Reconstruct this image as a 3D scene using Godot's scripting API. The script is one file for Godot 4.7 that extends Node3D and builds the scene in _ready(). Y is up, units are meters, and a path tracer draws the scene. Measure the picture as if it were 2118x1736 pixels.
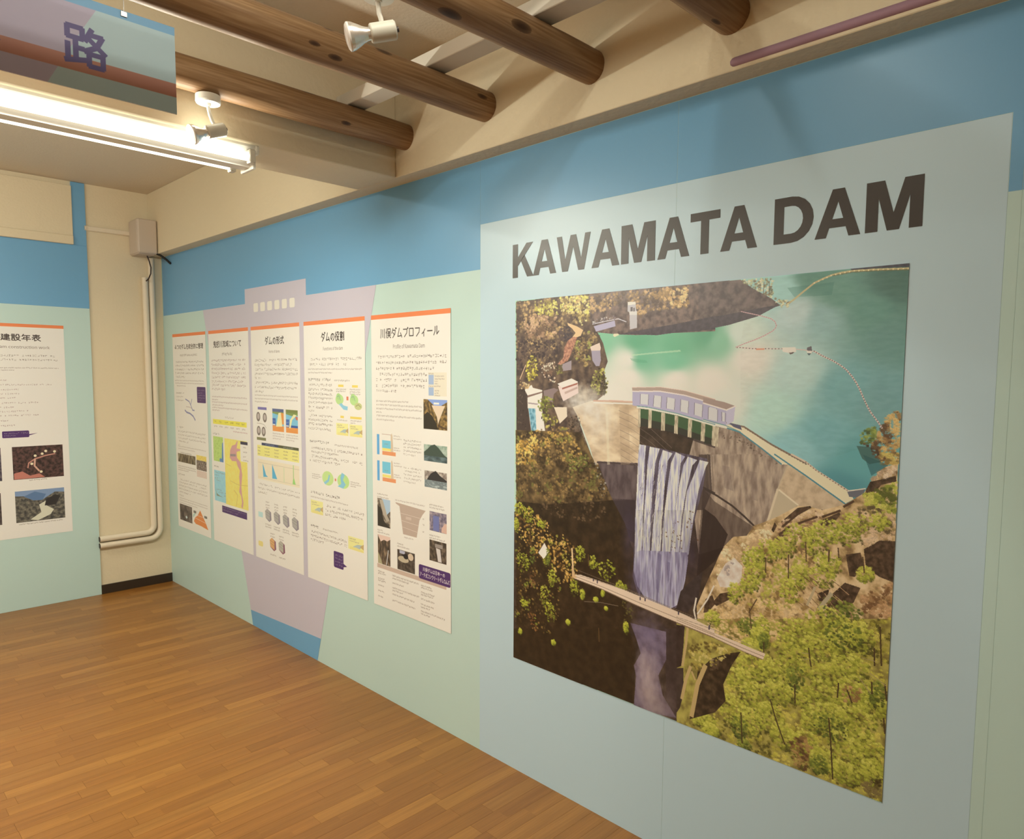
extends Node3D
# An exhibition room seen from a corner: a printed display wall with a large photo print of a dam, information
# posters, round log joists under a plain ceiling, fluorescent battens and two unlit spot lamps.
# Axes: the display wall is the plane x = 0 (the room is at x < 0), the end wall is z = 0, the floor is y = 0.

const WARM := Color(1.0, 0.985, 0.91)         # lamp colour (sRGB)
const TUBE_ENERGY := 1.0                     # strength of each strip light of a fitting
const INK := Vector3(1.05, 0.90, 0.664)       # what a perfect white looks like under these lamps (linear)

var M := {}
var glyphs := {}
var lit := 1.0                                # how much dimmer than INK the place is whose colours C() reads
var rng := RandomNumberGenerator.new()

func _ready():
	rng.seed = 77
	# ---- camera -------------------------------------------------------------------------------------------
	var cam := Camera3D.new()
	cam.name = "camera"
	cam.projection = Camera3D.PROJECTION_FRUSTUM
	cam.near = 0.05
	cam.far = 60.0
	cam.size = 2.0 * 0.05 * 868.0 / 1485.28
	cam.frustum_offset = Vector2(-18.8, 33.6) / 1485.28 * 0.05
	cam.transform = Transform3D(Basis(Vector3(0.702118, 0.006526, 0.712031), Vector3(0.055035, 0.996469, -0.063401), Vector3(-0.709931, 0.083701, 0.699280)), Vector3(-1.86297, 1.5, 5.36424))
	add_child(cam)
	cam.current = true
	# ---- environment and exposure -------------------------------------------------------------------------
	var env := Environment.new()
	env.background_mode = Environment.BG_COLOR
	env.background_color = Color(0, 0, 0)
	env.tonemap_mode = Environment.TONE_MAPPER_LINEAR
	env.tonemap_exposure = 1.0
	env.sdfgi_enabled = true
	env.ssao_enabled = true
	env.ssil_enabled = true
	var we := WorldEnvironment.new()
	we.name = "world_environment"
	we.environment = env
	add_child(we)
	# ---- materials, then the lamps, the shell and the things ---------------------------------------------
	make_materials()
	make_glyphs()
	lighting()
	shell()
	floor_boards()
	display_wall()
	end_wall()
	logs()
	spots()
	hanging_sign()
	lettering()
	dam_print()
	posters()

# ===================================================================================== helpers: nodes
func numbered(called: String, parent: Node) -> String:
	if not parent.has_node(called):
		return called
	var k := 1
	while parent.has_node("%s_%03d" % [called, k]):
		k += 1
	return "%s_%03d" % [called, k]

func obj(called: String, st: SurfaceTool, m: Material, parent: Node = self) -> MeshInstance3D:
	var o := MeshInstance3D.new()
	o.name = numbered(called, parent)
	o.mesh = st.commit()
	o.material_override = m
	parent.add_child(o, true)
	return o

func thing(called: String, label: String, category: String, at := Vector3.ZERO, group := "") -> Node3D:
	var o := Node3D.new()
	o.name = numbered(called, self)
	add_child(o, true)
	o.position = at
	tag(o, label, category, group)
	return o

func tag(o: Node, label: String, category: String, group := ""):
	o.set_meta("label", label)
	o.set_meta("category", category)
	if group:
		o.set_meta("group", group)

func struct(called: String, st: SurfaceTool, m: Material) -> MeshInstance3D:
	var o := obj(called, st, m)
	o.set_meta("kind", "structure")
	return o

# ===================================================================================== helpers: shapes
func mb() -> SurfaceTool:
	var st := SurfaceTool.new()
	st.begin(Mesh.PRIMITIVE_TRIANGLES)
	return st

func tri(st: SurfaceTool, a: Vector3, b: Vector3, c: Vector3, n: Vector3, ua := Vector2.ZERO, ub := Vector2.ZERO, uc := Vector2.ZERO):
	if (b - a).cross(c - a).dot(n) > 0.0:
		var t := b
		b = c
		c = t
		var u := ub
		ub = uc
		uc = u
	st.set_normal(n)
	st.set_uv(ua)
	st.add_vertex(a)
	st.set_normal(n)
	st.set_uv(ub)
	st.add_vertex(b)
	st.set_normal(n)
	st.set_uv(uc)
	st.add_vertex(c)

func quad(st: SurfaceTool, a: Vector3, b: Vector3, c: Vector3, d: Vector3, n: Vector3, ua := Vector2(0, 0), ub := Vector2(1, 0), uc := Vector2(1, 1), ud := Vector2(0, 1)):
	tri(st, a, b, c, n, ua, ub, uc)
	tri(st, a, c, d, n, ua, uc, ud)

func uv_of(p: Vector3, n: Vector3) -> Vector2:
	if absf(n.x) > 0.6:
		return Vector2(p.z, p.y)
	if absf(n.y) > 0.6:
		return Vector2(p.x, p.z)
	return Vector2(p.x, p.y)

func face(st: SurfaceTool, a: Vector3, b: Vector3, c: Vector3, d: Vector3, n: Vector3):
	quad(st, a, b, c, d, n, uv_of(a, n), uv_of(b, n), uv_of(c, n), uv_of(d, n))

# a box with chamfered edges (c = 0: sharp)
func box(st: SurfaceTool, lo: Vector3, hi: Vector3, c := 0.0, xf := Transform3D.IDENTITY):
	var m := (lo + hi) * 0.5
	var h := (hi - lo) * 0.5
	var e := h - Vector3(c, c, c)
	for ax in 3:
		var b := (ax + 1) % 3
		var d := (ax + 2) % 3
		for s in [-1.0, 1.0]:
			var n := Vector3.ZERO
			n[ax] = s
			var q := []
			for k in [[-1, -1], [1, -1], [1, 1], [-1, 1]]:
				var v := m
				v[ax] += s * h[ax]
				v[b] += k[0] * e[b]
				v[d] += k[1] * e[d]
				q.append(xf * v)
			face(st, q[0], q[1], q[2], q[3], (xf.basis * n).normalized())
		if c > 0.0:
			for s in [-1.0, 1.0]:
				for t in [-1.0, 1.0]:      # edge along d between axes ax and b
					var n := Vector3.ZERO
					n[ax] = s
					n[b] = t
					var q := []
					for k in [[0, -1], [0, 1], [1, 1], [1, -1]]:
						var v := m
						v[ax] += s * (h[ax] if k[0] == 0 else e[ax])
						v[b] += t * (e[b] if k[0] == 0 else h[b])
						v[d] += k[1] * e[d]
						q.append(xf * v)
					face(st, q[0], q[1], q[2], q[3], (xf.basis * n).normalized())
	if c > 0.0:
		for sx in [-1.0, 1.0]:
			for sy in [-1.0, 1.0]:
				for sz in [-1.0, 1.0]:
					var s := Vector3(sx, sy, sz)
					tri(st, xf * (m + s * Vector3(h.x, e.y, e.z)), xf * (m + s * Vector3(e.x, h.y, e.z)), xf * (m + s * Vector3(e.x, e.y, h.z)), (xf.basis * s).normalized())

func frame_at(dir: Vector3) -> Basis:
	var up := Vector3.UP if absf(dir.y) < 0.9 else Vector3.RIGHT
	var u := dir.cross(up).normalized()
	return Basis(u, dir, u.cross(dir))

# a round bar swept along points
func tube(st: SurfaceTool, pts: Array, r: float, n := 14, caps := true):
	var rings := []
	var u := Vector3.ZERO
	for i in pts.size():
		var a: Vector3 = pts[maxi(i - 1, 0)]
		var b: Vector3 = pts[mini(i + 1, pts.size() - 1)]
		var d := (b - a).normalized()
		if i == 0:
			u = frame_at(d).x
		u = (u - d * u.dot(d)).normalized()
		var w := d.cross(u)
		var ring := []
		for k in n + 1:
			var t := TAU * k / n
			var o := u * cos(t) + w * sin(t)
			ring.append([pts[i] + o * r, o])
		rings.append(ring)
	skin(st, rings)
	if caps:
		for e in [0, pts.size() - 1]:
			var d: Vector3 = (pts[0] - pts[1]).normalized() if e == 0 else (pts[-1] - pts[-2]).normalized()
			for k in n:
				tri(st, pts[e], rings[e][k][0], rings[e][k + 1][0], d)

func skin(st: SurfaceTool, rings: Array, us := 1.0, vs := 1.0, along := false):
	for i in rings.size() - 1:
		var n: int = rings[i].size() - 1
		for k in n:
			var a = rings[i][k]
			var b = rings[i][k + 1]
			var c = rings[i + 1][k + 1]
			var d = rings[i + 1][k]
			var v0 := vs * i / (rings.size() - 1)
			var v1 := vs * (i + 1) / (rings.size() - 1)
			var q := [[a, Vector2(us * k / n, v0)], [b, Vector2(us * (k + 1) / n, v0)], [c, Vector2(us * (k + 1) / n, v1)], [d, Vector2(us * k / n, v1)]]
			for t in [[0, 1, 2], [0, 2, 3]]:
				var p0: Vector3 = q[t[0]][0][0]
				var p1: Vector3 = q[t[1]][0][0]
				var p2: Vector3 = q[t[2]][0][0]
				var out: Vector3 = q[t[0]][0][1]
				var order := [t[0], t[1], t[2]]
				if (p1 - p0).cross(p2 - p0).dot(out) > 0.0:
					order = [t[0], t[2], t[1]]
				for o in order:
					st.set_normal(q[o][0][1])
					st.set_uv(Vector2(q[o][1].y, q[o][1].x) if along else q[o][1])
					st.add_vertex(q[o][0][0])

# a turned shape: profile points (radius, height) about the local y axis; each span of the profile is smooth round, sharp along
func lathe(st: SurfaceTool, prof: Array, xf: Transform3D, n := 32):
	for i in prof.size() - 1:
		var a: Vector2 = prof[i]
		var b: Vector2 = prof[i + 1]
		var t := (b - a).normalized()
		var nn := Vector2(t.y, -t.x)
		var rings := []
		for e in [a, b]:
			var ring := []
			for k in n + 1:
				var g := TAU * k / n
				ring.append([xf * Vector3(e.x * cos(g), e.y, e.x * sin(g)), (xf.basis * Vector3(nn.x * cos(g), nn.y, nn.x * sin(g))).normalized()])
			rings.append(ring)
		skin(st, rings)

# an outline pushed out along n: o + u*x + v*y
func prism(st: SurfaceTool, pts: PackedVector2Array, o: Vector3, u: Vector3, v: Vector3, depth: float, uv_scale := 1.0):
	var n := u.cross(v).normalized()
	var idx := Geometry2D.triangulate_polygon(pts)
	for side in [0.0, 1.0]:
		for i in range(0, idx.size(), 3):
			var q := []
			for k in 3:
				var p := pts[idx[i + k]]
				q.append(o + u * p.x + v * p.y + n * depth * side)
			tri(st, q[0], q[1], q[2], n * (side * 2.0 - 1.0), pts[idx[i]] * uv_scale, pts[idx[i + 1]] * uv_scale, pts[idx[i + 2]] * uv_scale)
	var ccw := not Geometry2D.is_polygon_clockwise(pts)
	for i in pts.size():
		var a := pts[i]
		var b := pts[(i + 1) % pts.size()]
		var d := (b - a).normalized()
		var nn := u * d.y - v * d.x
		if not ccw:
			nn = -nn
		# Godot's test works with y down; settle the side by a probe
		if Geometry2D.is_point_in_polygon((a + b) * 0.5 + Vector2(nn.dot(u.normalized()), nn.dot(v.normalized())).normalized() * 0.0004, pts):
			nn = -nn
		var pa := o + u * a.x + v * a.y
		var pb := o + u * b.x + v * b.y
		quad(st, pa, pb, pb + n * depth, pa + n * depth, nn.normalized())

func pl(a: Array, scale := 1.0) -> PackedVector2Array:
	var out := PackedVector2Array()
	for i in range(0, a.size(), 2):
		out.append(Vector2(a[i], a[i + 1]) * scale)
	return out

# ===================================================================================== helpers: colours and materials
# the colour of a print from the colour it shows under the room's lamps
func C(r: float, g: float, b: float, k0 := 1.0) -> Color:
	var k := k0 * lit
	var l := Color8(int(r), int(g), int(b)).srgb_to_linear()
	return Color(clampf(l.r / INK.x * k, 0, 0.86), clampf(l.g / INK.y * k, 0, 0.86), clampf(l.b / INK.z * k, 0, 0.86)).linear_to_srgb()

func mat(c: Color, rough := 0.6, spec := 0.5) -> StandardMaterial3D:
	var m := StandardMaterial3D.new()
	m.albedo_color = c
	m.roughness = rough
	m.metallic_specular = spec
	return m

func printed(im: Image, rough := 0.42) -> StandardMaterial3D:
	var m := StandardMaterial3D.new()
	m.albedo_texture = ImageTexture.create_from_image(im)
	m.roughness = rough
	m.texture_repeat = false
	return m

func fine_bump(m: StandardMaterial3D, freq: float, strength: float, seed_: int, tile := 1.0):
	var n := FastNoiseLite.new()
	n.seed = seed_
	n.frequency = freq
	n.fractal_octaves = 3
	var t := NoiseTexture2D.new()
	t.width = 256
	t.height = 256
	t.seamless = true
	t.as_normal_map = true
	t.bump_strength = strength
	t.noise = n
	m.normal_enabled = true
	m.normal_texture = t
	m.normal_scale = 0.5
	m.uv1_triplanar = true
	m.uv1_world_triplanar = true
	m.uv1_scale = Vector3.ONE * tile

func L(r: float, g: float, b: float) -> Color:
	return Color(r, g, b).linear_to_srgb()

func make_materials():
	M.cream = mat(L(0.76, 0.67, 0.50), 0.75, 0.35)
	fine_bump(M.cream, 0.05, 2.0, 3, 4.0)
	M.ceiling = mat(L(0.70, 0.63, 0.53), 0.85, 0.3)
	fine_bump(M.ceiling, 0.06, 2.0, 4, 4.0)
	M.beam = mat(L(0.76, 0.67, 0.50), 0.7, 0.35)
	fine_bump(M.beam, 0.04, 2.0, 5, 3.0)
	M.mint = mat(L(0.535, 0.73, 0.73), 0.46, 0.5)
	M.blue = mat(L(0.165, 0.41, 0.70), 0.40, 0.5)
	M.lavender = mat(L(0.58, 0.56, 0.70), 0.46, 0.5)
	M.pale = mat(L(0.52, 0.71, 0.86), 0.38, 0.5)
	M.white = mat(L(0.84, 0.83, 0.80), 0.5, 0.5)
	M.ink = mat(L(0.032, 0.022, 0.018), 0.38, 0.5)
	M.fitting = mat(Color(0.90, 0.89, 0.86), 0.35, 0.5)
	M.holder = mat(Color(0.80, 0.79, 0.75), 0.4, 0.5)
	M.tube_glow = mat(Color(0.95, 0.95, 0.92), 0.4)
	M.tube_glow.emission_enabled = true
	M.tube_glow.emission = WARM
	M.tube_glow.emission_energy_multiplier = 3.0
	M.black = mat(Color(0.05, 0.045, 0.05), 0.5)
	M.cable = mat(Color(0.22, 0.17, 0.17), 0.5)
	M.base = mat(L(0.035, 0.022, 0.014), 0.4)
	M.box = mat(L(0.58, 0.50, 0.43), 0.55)
	M.pipe = mat(L(0.78, 0.70, 0.57), 0.5)
	M.mauve = mat(L(0.36, 0.22, 0.30), 0.7)
	M.lamp_glass = mat(Color(0.93, 0.91, 0.90), 0.18, 0.6)
	M.lamp_mirror = mat(Color(0.92, 0.90, 0.88), 0.22, 0.6)
	M.lamp_mirror.metallic = 0.7
	M.wire = mat(Color(0.6, 0.6, 0.6), 0.3)
	M.wire.metallic = 0.8
	M.batten = mat(L(0.66, 0.62, 0.55), 0.6)

# ===================================================================================== light
func lighting():
	# twin-tube battens: one under the cross beam, its neighbour further along the beam, one up on the ceiling above the logs
	batten_light(-1.285, 2.302, 2.785, 1.15, "bright twin tube strip light under the grey cross beam, behind the hanging sign")
	batten_light(-3.1, 2.302, 2.785, 1.38, "twin tube strip light further along the cross beam, past the left edge")
	batten_light(-1.285, 2.72, 4.27, 0.31, "dim twin tube strip light up on the ceiling above the last logs")
	batten_light(-2.7, 2.72, 1.25, 1.12, "twin tube strip light on the ceiling between cross beam and end wall, unseen")
	batten_light(-3.1, 2.72, 4.27, 0.17, "dim twin tube strip light on the ceiling deeper in the room, unseen")

func strip_light(parent: Node3D, at: Vector3, dir: Vector3, len: float, power: float):
	var l := AreaLight3D.new()
	l.name = numbered("tube_light", parent)
	l.area_size = Vector2(len, 0.026)
	l.light_color = WARM
	l.light_energy = TUBE_ENERGY * power
	l.area_range = 14.0
	l.shadow_enabled = true
	var z := -dir.normalized()
	var x := Vector3.RIGHT
	var y := z.cross(x).normalized()
	parent.add_child(l)
	l.transform = Transform3D(Basis(x, y, z), at)

func batten_light(x: float, y: float, z: float, power: float, label: String):
	var t := thing("strip_light", label, "strip light", Vector3(x, y, z))
	var hl := 0.625
	var st := mb()
	var sec := [[-0.075, 0.0], [-0.075, -0.008], [-0.026, -0.066], [0.026, -0.066], [0.075, -0.008], [0.075, 0.0]]
	for i in sec.size() - 1:
		var a = sec[i]
		var b = sec[i + 1]
		var n := Vector3(0, a[0] - b[0], b[1] - a[1])
		if n.dot(Vector3(0, -1, (a[0] + b[0]) * 8.0)) < 0.0:
			n = -n
		quad(st, Vector3(-hl, a[1], a[0]), Vector3(hl, a[1], a[0]), Vector3(hl, b[1], b[0]), Vector3(-hl, b[1], b[0]), n.normalized())
	obj("fitting_body", st, M.fitting, t)
	for s in [-1.0, 1.0]:
		st = mb()
		box(st, Vector3(s * hl - 0.006, -0.074, -0.05), Vector3(s * hl + 0.006, 0.0, 0.05), 0.002)
		box(st, Vector3(s * hl - 0.006, -0.03, -0.079), Vector3(s * hl + 0.006, 0.0, 0.079), 0.002)
		obj("end_plate", st, M.fitting, t)
		for q in [-1.0, 1.0]:
			st = mb()
			box(st, Vector3(s * 0.6 - 0.011, -0.066, q * 0.079 - 0.015), Vector3(s * 0.6 + 0.011, -0.02, q * 0.079 + 0.015), 0.003)
			box(st, Vector3(s * 0.6 - 0.008, -0.04, q * 0.05 - 0.02), Vector3(s * 0.6 + 0.008, -0.02, q * 0.05 + 0.02), 0.002)
			obj("lamp_holder", st, M.holder, t)
	for q in [-1.0, 1.0]:
		st = mb()
		tube(st, [Vector3(-0.588, -0.045, q * 0.079), Vector3(0.588, -0.045, q * 0.079)], 0.0145, 20)
		obj("tube", st, M.tube_glow, t)
		strip_light(t, Vector3(0, -0.045 - 0.0165, q * 0.079), Vector3(0, -1, 0), 1.15, power)
		strip_light(t, Vector3(0, -0.045, q * 0.0955), Vector3(0, 0, q), 1.15, power)

# ===================================================================================== the room
const FAR_X := -5.2
const BACK_Z := 8.2
const CEIL := 2.72
const BEAM_X := -0.08
const BEAM_Y := 2.302

func shell():
	var st := mb()
	box(st, Vector3(0.0, 0.0, -0.2), Vector3(0.2, BEAM_Y, BACK_Z))
	struct("wall_right", st, M.mint)
	st = mb()
	box(st, Vector3(FAR_X - 0.2, 0.0, -0.212), Vector3(0.0, CEIL, -0.012))
	struct("wall_end", st, M.cream)
	st = mb()
	box(st, Vector3(FAR_X - 0.2, 0.0, -0.012), Vector3(FAR_X, CEIL, BACK_Z))
	struct("wall_left", st, M.cream)
	st = mb()
	box(st, Vector3(FAR_X - 0.2, 0.0, BACK_Z), Vector3(0.2, CEIL, BACK_Z + 0.2))
	struct("wall_back", st, M.cream)
	st = mb()
	box(st, Vector3(FAR_X - 0.2, CEIL, -0.212), Vector3(0.2, CEIL + 0.2, BACK_Z + 0.2))
	struct("ceiling", st, M.ceiling)
	# the beam along the display wall and the cross beam that meets it
	st = mb()
	box(st, Vector3(BEAM_X, BEAM_Y, -0.012), Vector3(0.2, CEIL, BACK_Z), 0.002)
	struct("trim_1", st, M.beam)
	st = mb()
	box(st, Vector3(FAR_X, BEAM_Y, 2.60), Vector3(BEAM_X, CEIL, 2.88), 0.003)
	struct("trim_2", st, M.beam)
	# dark skirting in the far corner
	st = mb()
	box(st, Vector3(-0.46, 0.0, -0.012), Vector3(0.0, 0.062, -0.002), 0.001)
	struct("baseboard_end", st, M.base)

func wood_image(w: int, h: int, seed_: int, dark: Color, light: Color, stretch: float, knots: int) -> Image:
	var n := FastNoiseLite.new()
	n.seed = seed_
	n.frequency = 0.012
	n.fractal_octaves = 3
	var f := FastNoiseLite.new()
	f.seed = seed_ + 9
	f.frequency = 0.11
	f.fractal_octaves = 2
	var r := RandomNumberGenerator.new()
	r.seed = seed_ * 31 + 5
	var ks := []
	for i in knots:
		ks.append(Vector3(r.randf() * w, r.randf() * h, r.randf_range(5.0, 11.0)))
	var data := PackedByteArray()
	data.resize(w * h * 3)
	var o := 0
	for y in h:
		for x in w:
			var dy := 0.0
			var kd := 0.0
			for k in ks:
				var dx: float = (x - k.x) / 2.2
				var ddy: float = y - k.y
				var d: float = sqrt(dx * dx + ddy * ddy) / k.z
				if d < 5.0:
					dy += signf(ddy) * k.z * exp(-d * 0.9) * 1.5
					if d < 1.0:
						kd = maxf(kd, 1.0 - d * d * 0.6)
			var a := n.get_noise_2d(x / stretch, (y - dy) * 1.6) * 0.5 + 0.5
			var b := f.get_noise_2d(x / (stretch * 1.6), (y - dy) * 1.2) * 0.5 + 0.5
			var t := clampf((a - 0.5) * 1.1 + (b - 0.5) * 0.8 + 0.5, 0.0, 1.0)
			var c := dark.lerp(light, t)
			if kd > 0.0:
				c = c.lerp(Color(dark.r * 0.42, dark.g * 0.36, dark.b * 0.36), kd * 0.85)
			data[o] = int(c.r * 255.0)
			data[o + 1] = int(c.g * 255.0)
			data[o + 2] = int(c.b * 255.0)
			o += 3
	return Image.create_from_data(w, h, false, Image.FORMAT_RGB8, data)

func floor_boards():
	var st := mb()
	box(st, Vector3(FAR_X - 0.2, -0.2, -0.212), Vector3(0.2, -0.006, BACK_Z + 0.2))
	var fl := struct("floor", st, mat(L(0.20, 0.08, 0.014), 0.5))
	lit = 1.15
	var tones := [[164, 106, 52], [170, 111, 56], [175, 116, 60], [180, 120, 63], [186, 126, 68], [167, 108, 54], [173, 113, 58], [178, 120, 65]]
	var mats := []
	for i in tones.size():
		var t = tones[i]
		var m := mat(Color.WHITE, 0.36, 0.5)
		m.albedo_texture = ImageTexture.create_from_image(wood_image(512, 96, 100 + i, C(t[0] * 0.76, t[1] * 0.70, t[2] * 0.46), C(t[0] * 0.88, t[1] * 0.84, t[2] * 0.60), 9.0, 0))
		mats.append(m)
	lit = 1.0
	var w := 0.06
	var beyond := []
	for k in mats.size():
		beyond.append(mb())
	var row := 0
	var z := -0.012
	while z < BACK_Z:
		var x := -rng.randf_range(0.0, 0.45)
		var x1 := 0.0
		while x1 > FAR_X:
			var x0 := maxf(FAR_X, x if x1 == 0.0 and x < -0.1 else x1 - rng.randf_range(0.22, 0.62))
			var k := rng.randi() % mats.size()
			var shown := z < 4.25 and x1 > -1.56 + 0.0 and x0 > -2.3
			# the camera sees a triangle of floor: right of the line from (-1.05, 0) to (-1.5, 2.7) and this side of the frame's lower edge
			if z > 2.55 and x1 < -1.52 + (z - 2.55) * 0.99:
				shown = false
			if z <= 2.55 and x1 < -1.06 - z * 0.18:
				shown = false
			var s: SurfaceTool = mb() if shown else beyond[k]
			plank(s, x0, x1, z, z + w)
			if shown:
				obj("plank", s, mats[k], fl)
			x1 = x0
		z += w
		row += 1
	for k in mats.size():
		var o := obj("planks_beyond", beyond[k], mats[k], fl)
		o.set_meta("kind", "stuff")

func plank(st: SurfaceTool, x0: float, x1: float, z0: float, z1: float):
	var g := 0.0003
	var a := Vector3(x0 + g, 0.0, z0 + g)
	var b := Vector3(x1 - g, 0.0, z0 + g)
	var c := Vector3(x1 - g, 0.0, z1 - g)
	var d := Vector3(x0 + g, 0.0, z1 - g)
	var u0 := rng.randf()
	var v0 := rng.randf_range(0.0, 0.3)
	var du := (x1 - x0) * 1.1
	quad(st, a, b, c, d, Vector3.UP, Vector2(u0, v0), Vector2(u0 + du, v0), Vector2(u0 + du, v0 + 0.65), Vector2(u0, v0 + 0.65))
	var e := Vector3(0, -0.006, 0)
	quad(st, a, b, b + e, a + e, Vector3(0, 0, -1))
	quad(st, d, c, c + e, d + e, Vector3(0, 0, 1))
	quad(st, a, d, d + e, a + e, Vector3(-1, 0, 0))
	quad(st, b, c, c + e, b + e, Vector3(1, 0, 0))

# a thin printed sheet on the display wall: outline in millimetres (z, y)
func sheet(called: String, a: Array, x: float, m: Material, parent: Node) -> MeshInstance3D:
	var st := mb()
	prism(st, pl(a, 0.001), Vector3(x, 0, 0), Vector3(0, 0, 1), Vector3(0, 1, 0), 0.0004)
	return obj(called, st, m, parent)

func display_wall():
	var wall := get_node("wall_right")
	var e := 5.6
	# blue band along the top, notched where the pale panel and the lavender crest block reach up; sheets meet in hairline joints
	sheet("blue_band", [0, 1900, 0, 2301, 3306, 2301, 3306, 1900], 0.0, M.blue, wall)
	sheet("blue_band", [3307, 2067, 3307, 2301, 4166, 2301, 4166, 2067], 0.0, M.blue, wall)
	sheet("blue_band", [4167, 2067, 4167, 2301, 4997, 2301, 4997, 2067], 0.0, M.blue, wall)
	sheet("blue_band", [4997, 1901, 4997, 2301, 5022, 2301, 5022, 1901], 0.0, M.blue, wall)
	sheet("blue_band", [5023, 1901, 5023, 2301, 8190, 2301, 8190, 1901], 0.0, M.blue, wall)
	sheet("mint_field", [4997, 0, 4997, 1900, 5022, 1900, 5022, 0], 0.0, M.mint, wall)
	sheet("mint_field", [5023, 0, 5023, 1900, 8190, 1900, 8190, 0], 0.0, M.mint, wall)
	sheet("pale_panel", [3307, 0, 3307, 2066, 4166, 2066, 4166, 0], 0.0, M.pale, wall)
	sheet("pale_panel", [4167, 0, 4167, 2066, 4996, 2066, 4996, 0], 0.0, M.pale, wall)
	# the lavender silhouette of an arch dam with its gate house, and the water at its foot
	sheet("lavender_silhouette", [687, 1899, 1290, 1899, 1290, 1983, 1989, 1983, 1989, 1899, 2613, 1899, 2079, 128, 1266, 90], -0.0005, M.lavender, wall)
	sheet("blue_foot", [1266, 90, 2079, 128, 2040, 1, 1290, 1], -0.0006, M.blue, wall)
	for i in 6:
		var z := 1398 + i * 83.6
		sheet("gate_mark", rounded(z, 1847, z + 56, 1896, 10), -0.001, M.white, wall)

func rounded(x0: float, y0: float, x1: float, y1: float, r: float) -> Array:
	var out := []
	for c in [[x0 + r, y0 + r, PI], [x1 - r, y0 + r, PI * 1.5], [x1 - r, y1 - r, 0.0], [x0 + r, y1 - r, PI * 0.5]]:
		for k in 5:
			var t: float = c[2] + PI * 0.5 * k / 4.0
			out.append(c[0] + r * cos(t))
			out.append(c[1] + r * sin(t))
	return out

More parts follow.
